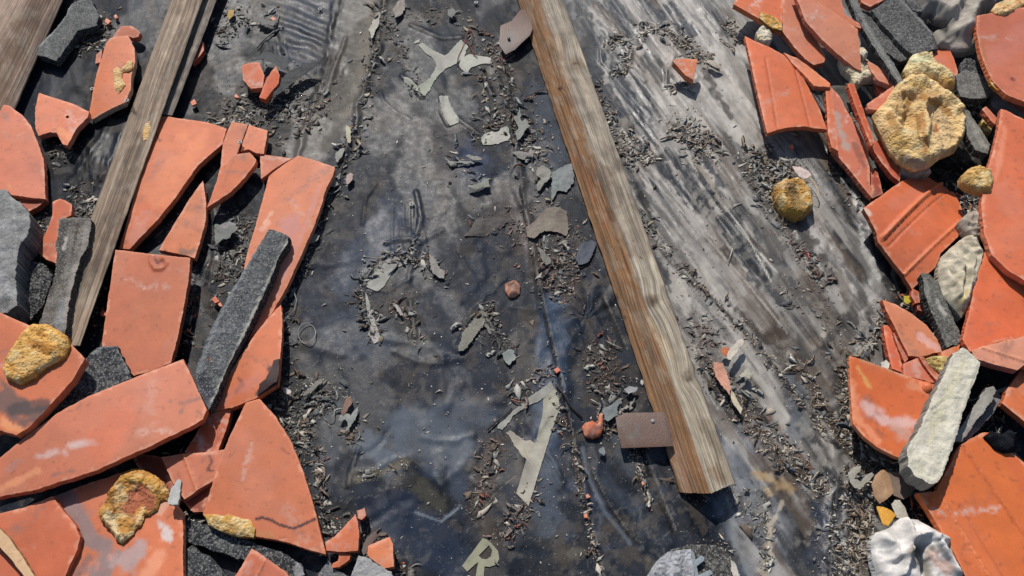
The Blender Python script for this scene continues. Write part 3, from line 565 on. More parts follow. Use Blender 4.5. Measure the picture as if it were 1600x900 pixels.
letter([(756,839),(768,849),(778,861),(780,873),(776,882),(765,886),(757,885),(755,915),(741,915),(747,878),(730,893),(722,884)], holes=[[(764,852),(769,860),(767,869),(760,874),(753,873),(748,868)]], colr='#96937e', rg=.0007, label='pale letter R')

# ================================================================ TIMBER
def beam(name, label, e0, e1, base, paints, group='wooden battens lying on the underlay', na=260, seed=1, rag=.0015, parent=None, faces_=None):
    """e0/e1: left-low, ridge, right as (u,v,z); the fourth corner closes the parallelogram."""
    def sec(e):
        p = [np.array([*map(float, unproj(a, b, z_)), z_]) for a, b, z_ in e]
        return [p[0], p[1], p[2], p[0] + p[2] - p[1]]
    A, B = sec(e0), sec(e1); nb = 16
    Ld = np.linalg.norm(B[1] - A[1]); ws = [np.linalg.norm(A[(i + 1) % 4] - A[i]) for i in range(4)]
    pts = []; uv = []; acc = np.concatenate([[0], np.cumsum(ws)])
    tt = np.linspace(0, 1, na); ss = []
    for i in range(4):
        for j in range(nb): ss.append((i, j / nb))
    cen0 = sum(A) / 4; cen1 = sum(B) / 4
    VV = np.zeros((na, len(ss) + 1, 3)); UVv = np.zeros((na, len(ss) + 1, 2))
    for k, (i, t) in enumerate(ss + [(3, 1.0)]):
        a = A[i] * (1 - t) + A[(i + 1) % 4] * t; b = B[i] * (1 - t) + B[(i + 1) % 4] * t
        cr = max(0, 1 - min(t, 1 - t) * nb / 1.2) * .02
        a = a + (cen0 - a) * cr; b = b + (cen1 - b) * cr
        VV[:, k] = a[None] * (1 - tt[:, None]) + b[None] * tt[:, None]
        UVv[:, k, 0] = tt * Ld; UVv[:, k, 1] = acc[i] + t * ws[i]
        edge = max(0, 1 - min(t, 1 - t) * nb / 2.2)
        n = (fbm(tt * Ld * 40, np.full(na, (acc[i] + t * ws[i]) * 40 if edge < .9 else round(acc[i]+t*ws[i], 3) * 40), 4, seed) - .5)
        cen = cen0[None] * (1 - tt[:, None]) + cen1[None] * tt[:, None]; dr = VV[:, k] - cen
        dr /= np.linalg.norm(dr, axis=1)[:, None]
        VV[:, k] += dr * (n * (rag * 1.0 + rag * 1.6 * edge))[:, None]
    VV[:, -1] = VV[:, 0]
    # ragged ends
    ax = (B[1] - A[1]) / Ld
    for rw, sg in ((0, -1), (na - 1, 1)): VV[rw] += ax[None] * (sg * (fbm(UVv[rw, :, 1] * 300, UVv[rw, :, 1] * 0, 3, seed) - .5) * .003)[:, None]; VV[rw, -1] = VV[rw, 0]
    m_ = len(ss) + 1; P = VV.reshape(-1, 3); faces = []
    for r_ in range(na - 1):
        for k in range(m_ - 1): faces.append((r_ * m_ + k, r_ * m_ + k + 1, (r_ + 1) * m_ + k + 1, (r_ + 1) * m_ + k))
    n0 = len(P); caps = []
    capv = [VV[0, :-1], VV[-1, :-1]]; P = np.concatenate([P, capv[0], capv[1]])
    caps = [tuple(range(n0, n0 + m_ - 1))[::-1], tuple(range(n0 + m_ - 1, n0 + 2 * (m_ - 1)))]
    u, v = proj(P[:, 0], P[:, 1], P[:, 2]); col = np.tile(hexlin(base), (len(P), 1))
    uvl = np.concatenate([UVv.reshape(-1, 2), UVv[0, :-1] * [1, 1], UVv[-1, :-1]])
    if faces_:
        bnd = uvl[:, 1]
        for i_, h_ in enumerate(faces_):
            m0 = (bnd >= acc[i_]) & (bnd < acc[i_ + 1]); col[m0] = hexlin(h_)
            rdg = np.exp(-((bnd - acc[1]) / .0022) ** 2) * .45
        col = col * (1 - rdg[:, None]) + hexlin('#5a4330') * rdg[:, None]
    # warp the grain round the knots and set tone by growth
    col *= (1 + .35 * (fbm(uvl[:, 0] * 7, uvl[:, 1] * 60, 4, seed) - .5))[:, None]
    col = paint(col, u, v, paints)
    st_ = (smooth((fbm(uvl[:, 0] * 18, uvl[:, 1] * 40, 5, seed + 9) - .5) / .12) * .24)[:, None]; col = col * (1 - st_) + hexlin('#5f5346') * st_
    st_ = (smooth((fbm(uvl[:, 0] * 30, uvl[:, 1] * 50, 5, seed + 12) - .56) / .06) * .22)[:, None]; col = col * (1 - st_) + hexlin('#c3b8a4') * st_
    uvw = uvl.copy()
    uvw[:, 1] += (fbm(uvl[:, 0] * 6, uvl[:, 1] * 12, 3, seed + 5) - .5) * .009
    for s in paints:
        if len(s) > 6:
            d = segd(u, v, s[0]); g = np.exp(-(d / (s[1] * 1.8)) ** 2); uvw[:, 1] += g * .014
    loc = Vector(P.min(0).tolist()); loc = Vector((float(P[:, 0].mean()), float(P[:, 1].mean()), float(P[:, 2].min())))
    me = bpy.data.meshes.new(name); me.from_pydata((P - np.array(loc)).tolist(), [], faces + caps)
    ul = me.uv_layers.new(name='UVMap'); li = np.zeros(len(me.loops), np.int32); me.loops.foreach_get('vertex_index', li)
    ul.data.foreach_set('uv', uvw[li].astype(np.float32).ravel())
    sm = np.ones(len(me.polygons), bool); sm[-2:] = False; me.polygons.foreach_set('use_smooth', sm)
    setcol(me, col); me.materials.append(M['wood']); me.update(); me.validate()
    import bmesh
    bm = bmesh.new(); bm.from_mesh(me); bmesh.ops.recalc_face_normals(bm, faces=bm.faces); bm.to_mesh(me); bm.free()
    return link(name, me, loc, parent, label, 'batten', group)
K = 'knot'
beam('wooden_batten', 'long pale brown batten with knots running down the middle of the roof',
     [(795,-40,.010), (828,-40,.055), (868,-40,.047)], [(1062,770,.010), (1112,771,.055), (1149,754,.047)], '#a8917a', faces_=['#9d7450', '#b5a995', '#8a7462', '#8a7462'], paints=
     [([(818,0),(850,110),(890,230),(940,370),(975,470),(1040,680),(1080,780)], 16, '#a07a58', .35, .6, .4), ([(862,0),(905,110),(937,225),(985,340),(1022,450),(1080,600),(1120,720)], 17, '#aa9f8b', .3, .6, .3), ([(905,130),(925,180)], 12, '#8f8473', .6), ([(1050,560),(1078,640),(1110,730)], 9, '#bcb09a', .8, .6, 1), ([(845,0),(880,100),(920,225),(960,340),(985,400)], 5, '#8a6b50', .8), ([(900,240),(925,290),(945,350)], 9, '#a5714c', .9, .5, .5), ([(860,0),(905,130),(950,240),(1005,390)], 22, '#9d9183', .6),
      ([(905,110),(985,350)], 7, '#b4a48e', .6), ([(898,102)], 19, '#8a7862', .8, .6, .4, K), ([(898,102)], 9, '#54422f', .9, .8, .4), ([(900,104)], 4, '#8a745c', .9, .5, .3), ([(875,138)], 4, '#2a1c14', .95, .5, .2, K), ([(940,265),(965,310)], 17, '#7c6a5a', .8), ([(985,330),(1010,400)], 18, '#8c7d6b', .6),
      ([(1020,470)], 15, '#6e604f', .85, .6, .4, K), ([(1020,470)], 7, '#443729', .9, .8, .4), ([(1015,500),(1050,560)], 8, '#bfa888', .8), ([(1045,540),(1100,690),(1120,750)], 10, '#aa9c86', .6), ([(1075,590)], 13, '#7b6c5b', .8, .6, .5, K), ([(1076,592)], 5, '#55473a', .8, .6, .5), ([(870,150),(905,240),(950,330),(1000,480)], 1.3, '#5f4630', .7, .5, .4), ([(900,250),(960,420),(1010,580),(1060,740)], 1.2, '#614830', .7, .5, .5), ([(925,180),(965,262)], 14, '#7b705f', .5, .8, 1),
      ([(990,460),(1030,590),(1070,740)], 14, '#97765a', .8), ([(1040,690),(1080,765)], 20, '#a57f64', .7), ([(1045,450),(1090,560)], 12, '#7e7263', .7), ([(1105,660),(1135,745)], 14, '#8f8069', .6),
      ([(870,60),(890,150)], 8, '#b89c80', .6), ([(1001,403)], 3, '#2a1e16', .9), ([(990,375)], 2.2, '#2a1e16', .9), ([(960,460),(975,500)], 5, '#4d3328', .8), ([(1115,735),(1130,745)], 12, '#8a6f54', .6)])
beam('wooden_batten', 'weathered grey brown batten crossing the broken tiles at left',
     [(290,-60,.020), (298,-60,.062), (338,-60,.056)], [(66,545,.010), (82,540,.052), (126,540,.046)], '#a18c78',
     [([(270,30),(230,120),(150,330)], 14, '#b39d87', .6), ([(220,210),(150,420)], 11, '#6b584a', .6), ([(205,165),(210,175)], 4, '#3b2b22', .8), ([(285,40),(250,140),(200,300)], 5, '#6f6054', .6), ([(110,470),(140,420)], 18, '#7b6b5c', .6),
      ([(200,300),(160,440)], 6, '#5d4638', .5)], seed=3, na=200)
beam('wooden_batten', 'short grey batten lying against the right side of the left batten',
     [(318,-60,.012), (324,-60,.040), (362,-60,.036)], [(241,182,.012), (246,178,.038), (270,180,.034)], '#847a70',
     [([(300,60),(270,150)], 8, '#5e554d', .6)], seed=5, na=120)
beam('wooden_batten', 'thick pinkish brown batten in the top left corner',
     [(-5,-60,.03), (76,-60,.070), (128,-62,.030)], [(-70,140,.03), (-62,190,.065), (-28,290,.02)], '#9a8271',
     [([(70,-20),(20,80),(-10,150)], 26, '#7d6450', .7), ([(20,0),(0,40)], 20, '#b79d8b', .7)], seed=8, na=140)
# nails in the battens
def tube(name, P, r, colr, m='metal', n=8, closed=False, **kw):
    P = [Vector(p) for p in P]; c = sum(P, Vector()) / len(P); vs = []; fs = []; k = len(P)
    for i, p in enumerate(P):
        a = P[(i - 1) % k] if (closed or i > 0) else p; b = P[(i + 1) % k] if (closed or i < k - 1) else p
        d = (b - a).normalized(); s = d.cross(Vector((.13, .21, 1))).normalized(); t = s.cross(d)
        rr = r[i] if isinstance(r, (list, tuple)) else r
        for j in range(n):
            an = 2 * math.pi * j / n; vs.append(p + s * math.cos(an) * rr + t * math.sin(an) * rr)
    for i in range(k if closed else k - 1):
        for j in range(n): fs.append((i * n + j, i * n + (j + 1) % n, ((i + 1) % k) * n + (j + 1) % n, ((i + 1) % k) * n + j))
    if not closed: fs += [tuple(range(n))[::-1], tuple((k - 1) * n + j for j in range(n))]
    loc = Vector((c.x, c.y, min(p.z for p in P) - (r if not isinstance(r, (list, tuple)) else max(r))))
    me = bpy.data.meshes.new(name); me.from_pydata([tuple(q - loc) for q in vs], [], fs)
    me.polygons.foreach_set('use_smooth', np.ones(len(fs), bool)); setcol(me, np.tile(hexlin(colr), (len(vs), 1))); me.materials.append(M[m])
    return link(name, me, loc, **kw)
def gp(u, v, h=0):
    x, y = unproj(u, v, .004); x, y = float(x), float(y)
    return Vector((x, y, float(uh(np.array([x]), np.array([y]))[0]) + h))

# ================================================================ BROKEN TILES
GT = 'broken clay roof tiles'
def tile(label, pts, z, **k):
    k.setdefault('group', GT); k.setdefault('sp', .0048); nm = k.pop('name', 'broken_tile')
    return build(nm, pts, z=z, label=label, cat='roof tile', **k)
O1, O2, O3, O4 = '#e27f56', '#d9774f', '#cf7658', '#e88a5c'
# ---- left pile
t = tile('narrow arched tile shard with a yellow foam stain between the two left battens', [(172,59),(200,55),(210,75),(211,96),(205,118),(204,140),(195,160),(185,164),(144,186),(139,179),(142,160),(150,118),(160,85),(166,66)], .040, curv=(20,-1.2), tilt=(.05,.08), base=O1, side='#b9a08a',
     paints=[([(195,100),(180,115)], 3, '#a3563a', .6)])
build('foam_residue', [(176,108),(184,104),(188,108),(197,100),(200,94),(207,96),(206,108),(200,112),(192,112),(190,122),(196,132),(188,143),(184,146),(179,138),(178,128),(177,118)], z=.043, thick=.004, m='foam', base='#efc489', side='#d79a4e', dome=.003, domer=.006, nz=.002, ns=110, sp=.004, parent=t, curv=(20,-1.2), tilt=(.05,.08))
tile('small curled tile cap broken off above the arched shard', [(177,56),(188,41),(205,40),(213,45),(219,51),(216,57),(208,59),(200,56),(186,58),(174,63)], .036, tilt=(0,.2), base='#cf7355', name='tile_fragment')
tile('thin tile sliver at the left side of the arched shard', [(150,85),(160,77),(156,97),(149,99)], .022, base='#c9694c', name='tile_fragment')
tile('fan shaped tile piece with a small nail hole near the top left', [(61,145),(82,152),(112,161),(139,174),(136,184),(120,200),(105,227),(98,225),(88,207),(78,206),(60,212),(55,200),(55,170),(58,155)], .034, curv=(60,-.7), base='#dd8264', tilt=(.05,-.05), holes=[[(104,180),(107,180),(108,183),(106,185),(103,184),(102,182)]], paints=[([(95,205),(110,215)], 7, '#f0a06a', .6)])
tile('rounded tile half cut by the left edge below the corner batten', [(3,163),(14,165),(35,180),(48,196),(58,220),(68,250),(71,311),(50,309),(22,305),(0,300),(-60,280),(-60,175)], .040, curv=(0,-.6), base='#d97c60', paints=[([(15,290)], 6, '#f0b060', .6, 1), ([(5,178),(12,186)], 7, '#a67a6c', .6)])
tile('dark red tile end under the rounded tile half', [(30,312),(71,312),(60,322),(42,331),(25,327)], .024, base='#b35b42', name='tile_fragment')
tile('hourglass shaped tile piece beside the grey stone', [(82,315),(94,310),(112,319),(111,336),(92,345),(90,380),(88,412),(72,405),(54,389),(67,372),(77,350),(82,332)], .030, tilt=(.1,0), curv=(0,-1.5), base='#d3714f')
tile('thin tile stick poking out from behind the grey stone', [(30,375),(57,381),(56,390),(30,387)], .026, base='#b9573d', name='tile_fragment')
t = tile('largest left tile shard with a concave broken right edge', [(240,178),(262,182),(325,191),(354,201),(347,225),(310,257),(275,307),(247,342),(215,375),(202,389),(186,388),(192,368),(205,322),(218,270),(227,232),(236,200)], .040, curv=(60,-.35), tilt=(-.02,0), base=O1,
     paints=[([(242,185),(243,205),(250,220)], 1.6, '#7c3a28', .8, .4), ([(228,240),(200,350)], 5, '#f09a70', .5), ([(230,340),(210,370)], 14, '#cf8f7d', .5), ([(300,230),(250,300)], 30, '#e98c5a', .5)])
build('foam_residue', [(222,218),(221,205),(228,193),(238,188),(242,195),(240,208),(234,220),(226,227)], z=.046, thick=.01, m='foam', base='#e2b272', side='#c98c48', dome=.008, domer=.01, nz=.004, ns=80, ridge=True, sp=.004, parent=t)
tile('slim triangular tile shard pointing up beside the largest left shard', [(317,282),(322,317),(321,345),(312,380),(304,403),(292,399),(248,390),(275,345),(295,312)], .032, curv=(30,-.6), base='#df8258', paints=[([(285,393),(300,392)], 7, '#6b5b50', .7), ([(257,392)], 4, '#3a1a14', .7)])
t = tile('small upright tile piece with a bolt right of the largest left shard', [(362,190),(387,194),(378,220),(370,240),(344,262),(348,225),(355,205)], .034, base='#d9805f', paints=[([(385,200),(372,236)], 2, '#7a4636', .6)])
tile('small square tile piece with a broken lower edge next to the bolt', [(389,195),(418,204),(412,240),(400,239),(388,233),(376,236),(380,220)], .033, base='#dc7f5b')
tile('pointed tile shard like a tooth below the small square piece', [(344,262),(367,241),(390,238),(400,249),(397,258),(375,285),(360,300),(323,324),(330,307),(338,285)], .042, tilt=(.05,.05), base=O1, paints=[([(380,245),(383,252)], 5, '#8d6b5c', .6), ([(365,250),(350,285)], 1.2, '#a35a42', .6)])
tile('small tile triangle at the top of the long shard', [(406,241),(456,247),(440,256),(425,266),(408,279)], .028, base='#d97a54', name='tile_fragment')
tile('long tile shard running down under the dark mortar strip', [(466,243),(523,261),(520,275),(510,293),(502,320),(490,355),(472,395),(447,450),(425,488),(402,515),(383,535),(355,560),(365,520),(372,470),(385,400),(400,350),(412,305),(421,270)], .036, curv=(-20,-.9), tilt=(-.03,0), base='#e38a68',
     paints=[([(455,350),(420,430),(385,510)], 22, '#c4827a', .75, .8), ([(500,290),(470,370),(430,460)], 5, '#c98a80', .6), ([(425,330),(412,350)], 3, '#f0c0a0', .5), ([(408,360),(420,345)], 5, '#f2b9a0', .5)])
tile('rectangular tile with a loop shaped pimple standing on the big slab', [(180,390),(240,397),(297,403),(294,440),(285,490),(277,528),(267,566),(240,578),(205,588),(180,570),(159,550),(160,530),(166,485),(173,440),(177,410)], .050, sp=.0032, feats=[([(238,402),(237,413),(244,423),(255,422),(261,413),(256,405)], 2.6, .0035)], base='#cf7555', tilt=(0,.05),
     paints=[([(247,405),(258,412),(256,424),(245,424),(237,417)], 1.8, '#a9583e', .8, .5, .2), ([(241,404),(246,411),(252,408)], 3, '#6e2b1e', .9), ([(196,437)], 2.5, '#efb59a', .6), ([(226,450)], 3, '#efb59a', .6), ([(176,407)], 2, '#4a241a', .8), ([(200,560),(240,560)], 20, '#b96a50', .4)])
tile('triangular orange tile shard with a charred lower right corner', [(439,476),(441,500),(440,530),(437,565),(434,600),(400,622),(362,637),(328,643),(345,605),(370,565),(400,520),(420,495)], .048, curv=(60,-.8), tilt=(.05,0), base='#dd7850', paints=[([(425,575),(430,600),(405,615)], 9, '#2f2220', .9), ([(372,590),(380,600),(368,612)], 4, '#6b3a30', .7), ([(345,625),(400,590)], 12, '#cc8170', .5)])
tile('shaded tile end below the charred triangular shard', [(325,647),(362,637),(355,665),(340,705),(318,722),(288,706),(300,688)], .030, tilt=(-.1,0), base='#c4613f')
tile('small grooved tile piece between slab and fan shard', [(252,714),(287,709),(328,706),(356,701),(357,712),(343,745),(317,760),(288,780),(270,755),(260,732)], .040, base='#d57f63', ribs=[((286,708),(309,768),.0025,.003)], paints=[([(326,708),(330,725),(325,733)], 1.8, '#4a2019', .85, .5), ([(322,734),(334,736)], 1.6, '#4a2019', .8, .5)])
tile('dark red tile piece under the grooved one', [(200,705),(252,714),(275,770),(300,800),(318,800),(330,760),(300,770),(255,800),(225,745)], .022, base='#9c4a36', name='tile_fragment')
t = tile('fan shaped tile shard with a zigzag crack and yellow foam along its foot', [(384,629),(405,623),(430,650),(455,690),(475,740),(490,790),(509,866),(480,858),(440,845),(400,838),(370,836),(325,815),(317,803),(335,745),(350,703),(368,662)], .046, curv=(20,-.35), tilt=(0,.03), sp=.003, base='#dc7d58', side='#c9774f',
     paints=[([(400,811),(408,809),(422,812),(437,820),(459,826),(477,818),(492,811)], 3.0, '#4a2320', .98, .5, .15), ([(440,700),(452,710)], 3, '#8a4330', .6), ([(350,820),(420,838)], 8, '#b98250', .5)])
build('foam_residue', [(318,803),(333,803),(350,806),(356,802),(372,808),(392,812),(399,826),(396,840),(370,838),(345,830),(325,820)], z=.047, thick=.014, m='foam', base='#d3a45a', side='#a8803c', dome=.004, domer=.006, nz=.003, ns=90, sp=.004, parent=t, paints=[([(335,812),(380,830)], 5, '#a4895a', .7)])
slab = tile('long thick tile slab with chalky white smudges at lower left', [(286,561),(305,600),(323,640),(317,655),(298,666),(232,698),(150,735),(60,764),(0,776),(-60,785),(-60,745),(-10,730),(0,715),(45,678),(90,645),(140,618),(210,590)], .088, curv=(65,-.5), tilt=(-.03,-.02), thick=.016, base='#d07b60', side='#cf6f4c',
     paints=[([(60,714),(100,705)], 9, '#cfb4ac', .7, 1, 1), ([(110,697),(148,688)], 8, '#d8c2bb', .75, 1, 1), ([(10,735),(30,720)], 8, '#b08278', .5), ([(80,742),(115,735)], 4, '#7d6058', .7, 1), ([(282,645),(292,628),(312,622)], 2.6, '#8c6257', .8, .6), ([(132,636),(142,628)], 1.6, '#a4553d', .8), ([(-10,770),(60,735)], 8, '#f0a272', .6), ([(200,650),(150,700)], 26, '#d8714c', .5), ([(211,652)], 1.5, '#6b3628', .8)])  # light orange stroke at lower left paints a sunlit patch
t = tile('corner tile with a round cake of yellow foam at the left edge', [(-60,460),(0,488),(45,508),(108,535),(132,560),(112,595),(80,630),(48,665),(25,680),(0,672),(-60,690)], .112, tilt=(-.04,.05), thick=.02, base='#dd7a55', side='#cf7450',
     paints=[([(0,620),(35,640),(65,650)], 24, '#5f504d', .85, .5, .9), ([(20,640),(70,632)], 12, '#43393a', .8), ([(5,660),(30,672)], 9, '#f2a36c', .7)])
build('foam_lump', [(10,560),(4,578),(10,592),(30,601),(55,590),(70,575),(88,566),(102,556),(109,540),(106,526),(90,515),(75,507),(55,506),(42,512),(32,525),(20,545)], z=.121, thick=.012, tilt=(-.04,.05), m='foam', base='#e3ae62', side='#c48a40', dome=.010, domer=.014, nz=.006, ns=55, ridge=True, sp=.0035, parent=t,
     paints=[([(35,575),(60,560)], 16, '#eec27e', .7), ([(45,535),(80,545)], 9, '#b87a36', .7), ([(20,575),(40,590)], 5, '#c98a3e', .7), ([(60,520),(90,530),(100,550)], 4, '#b06f2e', .7), ([(75,518),(98,538)], 7, '#f0cf88', .6)])
tile('curved reddish tile in the lower left corner with half of it in sun', [(-60,812),(0,802),(37,793),(82,775),(100,800),(117,820),(125,838),(121,858),(110,880),(95,915),(-60,960)], .062, curv=(30,.5), base='#d26c4a')
t = tile('dusty tile with a ring of torn yellow foam at the bottom left', [(82,776),(130,758),(200,735),(232,742),(262,765),(285,803),(286,830),(286,920),(95,920),(118,862),(126,838),(118,818),(100,797)], .050, tilt=(.03,0), base='#dd7d58', side='#d0805f',
     paints=[([(105,770),(125,820),(165,860),(150,910)], 24, '#8d7b7a', .9, .6, .8), ([(190,880),(215,860)], 22, '#b7a09c', .85, .7, 1), ([(255,822),(262,838)], 11, '#d9cfc9', .85), ([(245,870),(230,905)], 16, '#efa27c', .7), ([(185,790),(205,770)], 20, '#b06450', .7), ([(255,790),(250,800)], 9, '#e8b9a0', .6), ([(140,870),(120,900)], 10, '#5f5f63', .6)])
build('foam_residue', [(158,815),(153,798),(163,785),(170,768),(182,752),(192,738),(205,732),(222,734),(238,741),(255,752),(264,768),(262,782),(250,784),(246,797),(234,806),(226,806),(220,822),(206,836),(190,849),(180,842),(172,828)], z=.056, thick=.010, m='foam', base='#c9924e', side='#ab7431', dome=.003, domer=.006, nz=.005, ns=60, ridge=True, sp=.0028, rough=.003, parent=t,
      feats=[([(175,800),(182,770),(200,748),(230,750),(252,768)], 9, .010), ([(165,815),(188,838)], 8, .006), ([(205,785),(215,770)], 14, -.006)], paints=[([(205,790),(222,770),(235,780)], 17, '#b0674c', .95, .4, .7), ([(212,812)], 8, '#b5785c', .8), ([(166,806),(190,840)], 7, '#e9d3a6', .8), ([(190,745),(235,750),(255,772)], 7, '#d8a654', .7), ([(172,780),(182,800)], 6, '#8d5b2c', .7), ([(225,795),(210,825)], 4, '#e3c48e', .8)])
tile('orange tile corner with a groove at the bottom edge', [(393,857),(405,864),(445,892),(470,925),(350,925),(372,893)], .055, base='#cf6645', ribs=[((415,872),(395,915),.002,.003)])
tile('curved tile piece pushed against the bottom shards', [(508,847),(520,840),(536,825),(555,803),(559,815),(561,830),(559,860),(540,862),(510,860)], .040, tilt=(0,.1), curv=(20,-1), base='#d97553')
tile('bright orange tile lump at the tip of the bottom rubble', [(575,853),(590,846),(609,839),(614,850),(615,885),(600,888),(585,877),(575,868)], .044, curv=(40,-2.5), base='#e5835a', thick=.02)
tile('flat orange chip beside the white mortar chunk', [(518,887),(520,880),(528,876),(530,862),(548,866),(546,874),(530,886)], .030, base='#d06c42', name='tile_fragment')
tile('small red chip above the curved bottom piece', [(557,798),(570,793),(572,805),(565,812),(560,810)], .030, base='#a34636', name='tile_fragment')
tile('left one of the two small orange shards among black shreds', [(378,102),(390,98),(405,97),(413,117),(410,136),(392,138),(380,125)], .040, tilt=(.2,.1), base='#dd7650', name='tile_fragment')
tile('right one of the two small orange shards among black shreds', [(431,102),(437,117),(435,130),(425,142),(415,155),(405,152),(410,138),(418,120)], .042, tilt=(-.3,.1), base='#e0693c', name='tile_fragment')
tile('red chip peeping out right of the left battens', [(310,62),(318,66),(318,78),(308,92),(300,98),(304,80)], .026, base='#b04a38', name='tile_fragment')
for i, (a, b, s, lb) in enumerate([(182,25,4,'tiny orange chip nearest the top above the curled tile cap'), (168,32,5,'pointed orange chip above the curled tile cap'), (337,468,7,'orange chip left of the dark mortar strip'), (345,475,5,'thin chip beside the dark mortar strip'), (370,150,4,'small chip in the black shreds'), (302,160,5,'dark red chip right of the short grey batten'), (427,28,4,'pale orange chip near the top seam'), (160,490,6,'red chip left of the rectangular tile'), (918,775,4,'tiny orange chip on the long seam'), (916,805,4,'lower tiny orange chip on the long seam'), (1005,755,3,'orange crumb below the metal plate'), (1238,228,4,'orange chip left of the upper right tiles'), (870,578,5,'orange brown chip above the letter A')]):
    pp = [(a + s * random.uniform(.7, 1.3) * math.cos(q), b + s * random.uniform(.6, 1.2) * math.sin(q)) for q in np.linspace(random.random(), random.random() + 5.6, 5)[:-1]]
    tile(lb, pp, .016, thick=.007, base=random.choice(['#d4643f', '#c9553a', '#e07850']), name='tile_fragment', sp=.006)
tile('bright orange tile triangle propped on the pale sheet', [(1051,95),(1055,92),(1090,92),(1085,118),(1083,124),(1072,118)], .050, tilt=(-.05,.2), base='#e6865c', thick=.018)
# ---- right pile
tile('big flat tile with two grooves and a nibbled foot at upper right', [(1164,56),(1182,65),(1200,72),(1222,84),(1245,101),(1265,140),(1282,172),(1292,202),(1275,200),(1257,197),(1230,199),(1213,203),(1199,208),(1187,160),(1175,105)], .062, curv=(10,-.55), tilt=(0,.04), base='#dd7148', thick=.014, ribs=[((1196,90),(1215,203),-.0015,.003), ((1240,98),(1266,198),-.0015,.003)])
tile('narrow tile edge standing behind the grooved tile', [(1225,82),(1245,90),(1270,108),(1297,130),(1296,136),(1272,134),(1262,122),(1240,100)], .070, base='#e68a62')
t = tile('tile corner with foam crumbs at the upper left of the right pile', [(1146,6),(1150,0),(1165,-20),(1228,-20),(1223,10),(1222,48),(1203,41),(1190,31),(1168,18)], .075, base='#df7549', ribs=[((1152,2),(1215,30),.002,.003)])
build('foam_residue', [(1188,18),(1200,22),(1212,27),(1222,36),(1222,47),(1208,44),(1196,36),(1187,28)], z=.079, thick=.008, m='foam', base='#c79a52', side='#96682e', nz=.005, ns=90, ridge=True, sp=.004, parent=t)
tile('long tile in half shade leaning over the upper right rubble', [(1222,-20),(1240,-5),(1262,40),(1290,85),(1288,97),(1272,101),(1258,92),(1240,72),(1222,48)], .068, tilt=(.1,.1), curv=(30,-.5), base='#d0785a')
tile('blade shaped tile shard slanting across the upper right', [(1238,-20),(1258,-20),(1290,10),(1340,45),(1344,80),(1346,110),(1336,106),(1310,85),(1285,62),(1258,32)], .105, tilt=(.1,.15), curv=(50,-.8), base='#d98468', thick=.015)
tile('short tile shard above the blade shaped one', [(1262,-20),(1310,-20),(1320,22),(1335,32),(1348,38),(1346,44),(1328,39),(1300,25),(1280,8)], .112, tilt=(0,.1), base='#dd7f60')
tile('tile end cut by the top edge above the dark slabs', [(1338,-20),(1395,-20),(1380,0),(1360,10),(1346,3)], .090, base='#d77a60')
tile('pink tile shard below the white foam strip', [(1352,92),(1375,105),(1395,118),(1406,130),(1390,132),(1372,125),(1362,112)], .085, base='#dd8a70', side='#e59a80')
tile('small tile piece at the tip of the pink shard', [(1367,127),(1380,126),(1388,136),(1378,148),(1370,140)], .062, base='#cf6e50', name='tile_fragment')
tile('thin upright tile edge left of the dusty curved tile', [(1290,133),(1298,134),(1301,160),(1306,190),(1310,235),(1300,230),(1294,210),(1292,170)], .062, base='#d9714c')
tile('curved dusty tile lying on the edge of the black sheet', [(1299,136),(1312,150),(1325,175),(1345,208),(1358,240),(1362,308),(1348,292),(1325,262),(1302,236)], .040, curv=(30,1.2), tilt=(.2,.05), base='#c56a4e', paints=[([(1305,180),(1322,230)], 9, '#a69a92', .8, .8), ([(1335,225),(1350,260)], 6, '#7e3a28', .7)])
tile('narrow tile stick standing left of the big foam', [(1324,130),(1335,131),(1345,160),(1358,195),(1367,222),(1361,228),(1350,200),(1336,165)], .085, tilt=(-.2,0), base='#cf6443')
tile('broken tile edge touching the left of the big foam', [(1355,162),(1375,148),(1397,133),(1396,150),(1388,173),(1372,172),(1358,170)], .095, base='#d7785a', side='#e08f74')
tile('tile stick running under the foam toward the profiled tile', [(1360,228),(1368,218),(1378,222),(1395,245),(1408,268),(1406,284),(1392,272),(1372,246)], .058, base='#bf5a3e')
tile('dark red tile wedge at the top of the profiled tile', [(1360,258),(1372,270),(1380,302),(1362,310)], .034, base='#a94a33', name='tile_fragment')
tile('profiled tile with two raised ribs in the middle of the right pile', [(1349,325),(1375,307),(1407,284),(1430,275),(1460,266),(1472,271),(1482,281),(1495,307),(1507,337),(1497,370),(1470,395),(1462,417),(1425,452),(1412,430),(1382,390),(1372,378),(1370,365),(1360,344)], .070, curv=(50,-1.6), tilt=(-.05,.02), base='#da7149', side='#a3583e', thick=.014,
     ribs=[((1379,372),(1483,281),.008,.006), ((1388,385),(1492,293),-.002,.003), ((1412,430),(1502,345),.004,.004)], paints=[([(1353,330),(1360,334)], 4, '#e6d6c4', .7), ([(1430,300),(1395,320)], 20, '#cf7f66', .4)])
tile('rounded orange tile like a cup behind the foam', [(1450,84),(1482,73),(1490,90),(1497,112),(1494,124),(1480,120),(1465,105)], .075, tilt=(.2,0), curv=(0,-2), base='#d9693a')
tile('long tile edge under the right side of the big foam', [(1448,118),(1470,132),(1500,155),(1506,168),(1497,172),(1465,145),(1446,128)], .090, base='#c4583a')
t = tile('big rounded tile with foam on its rim in the top right corner', [(1527,24),(1555,19),(1580,14),(1660,0),(1660,170),(1600,158),(1572,147),(1550,125),(1533,85),(1526,50)], .120, curv=((0,.6),(90,.4)), base='#d37a62', side='#d97a50', paints=[([(1580,122),(1584,124)], 3, '#5e2f25', .8), ([(1560,90),(1600,60)], 26, '#c87a68', .5), ([(1532,60),(1545,110)], 3, '#a86a3a', .7)])
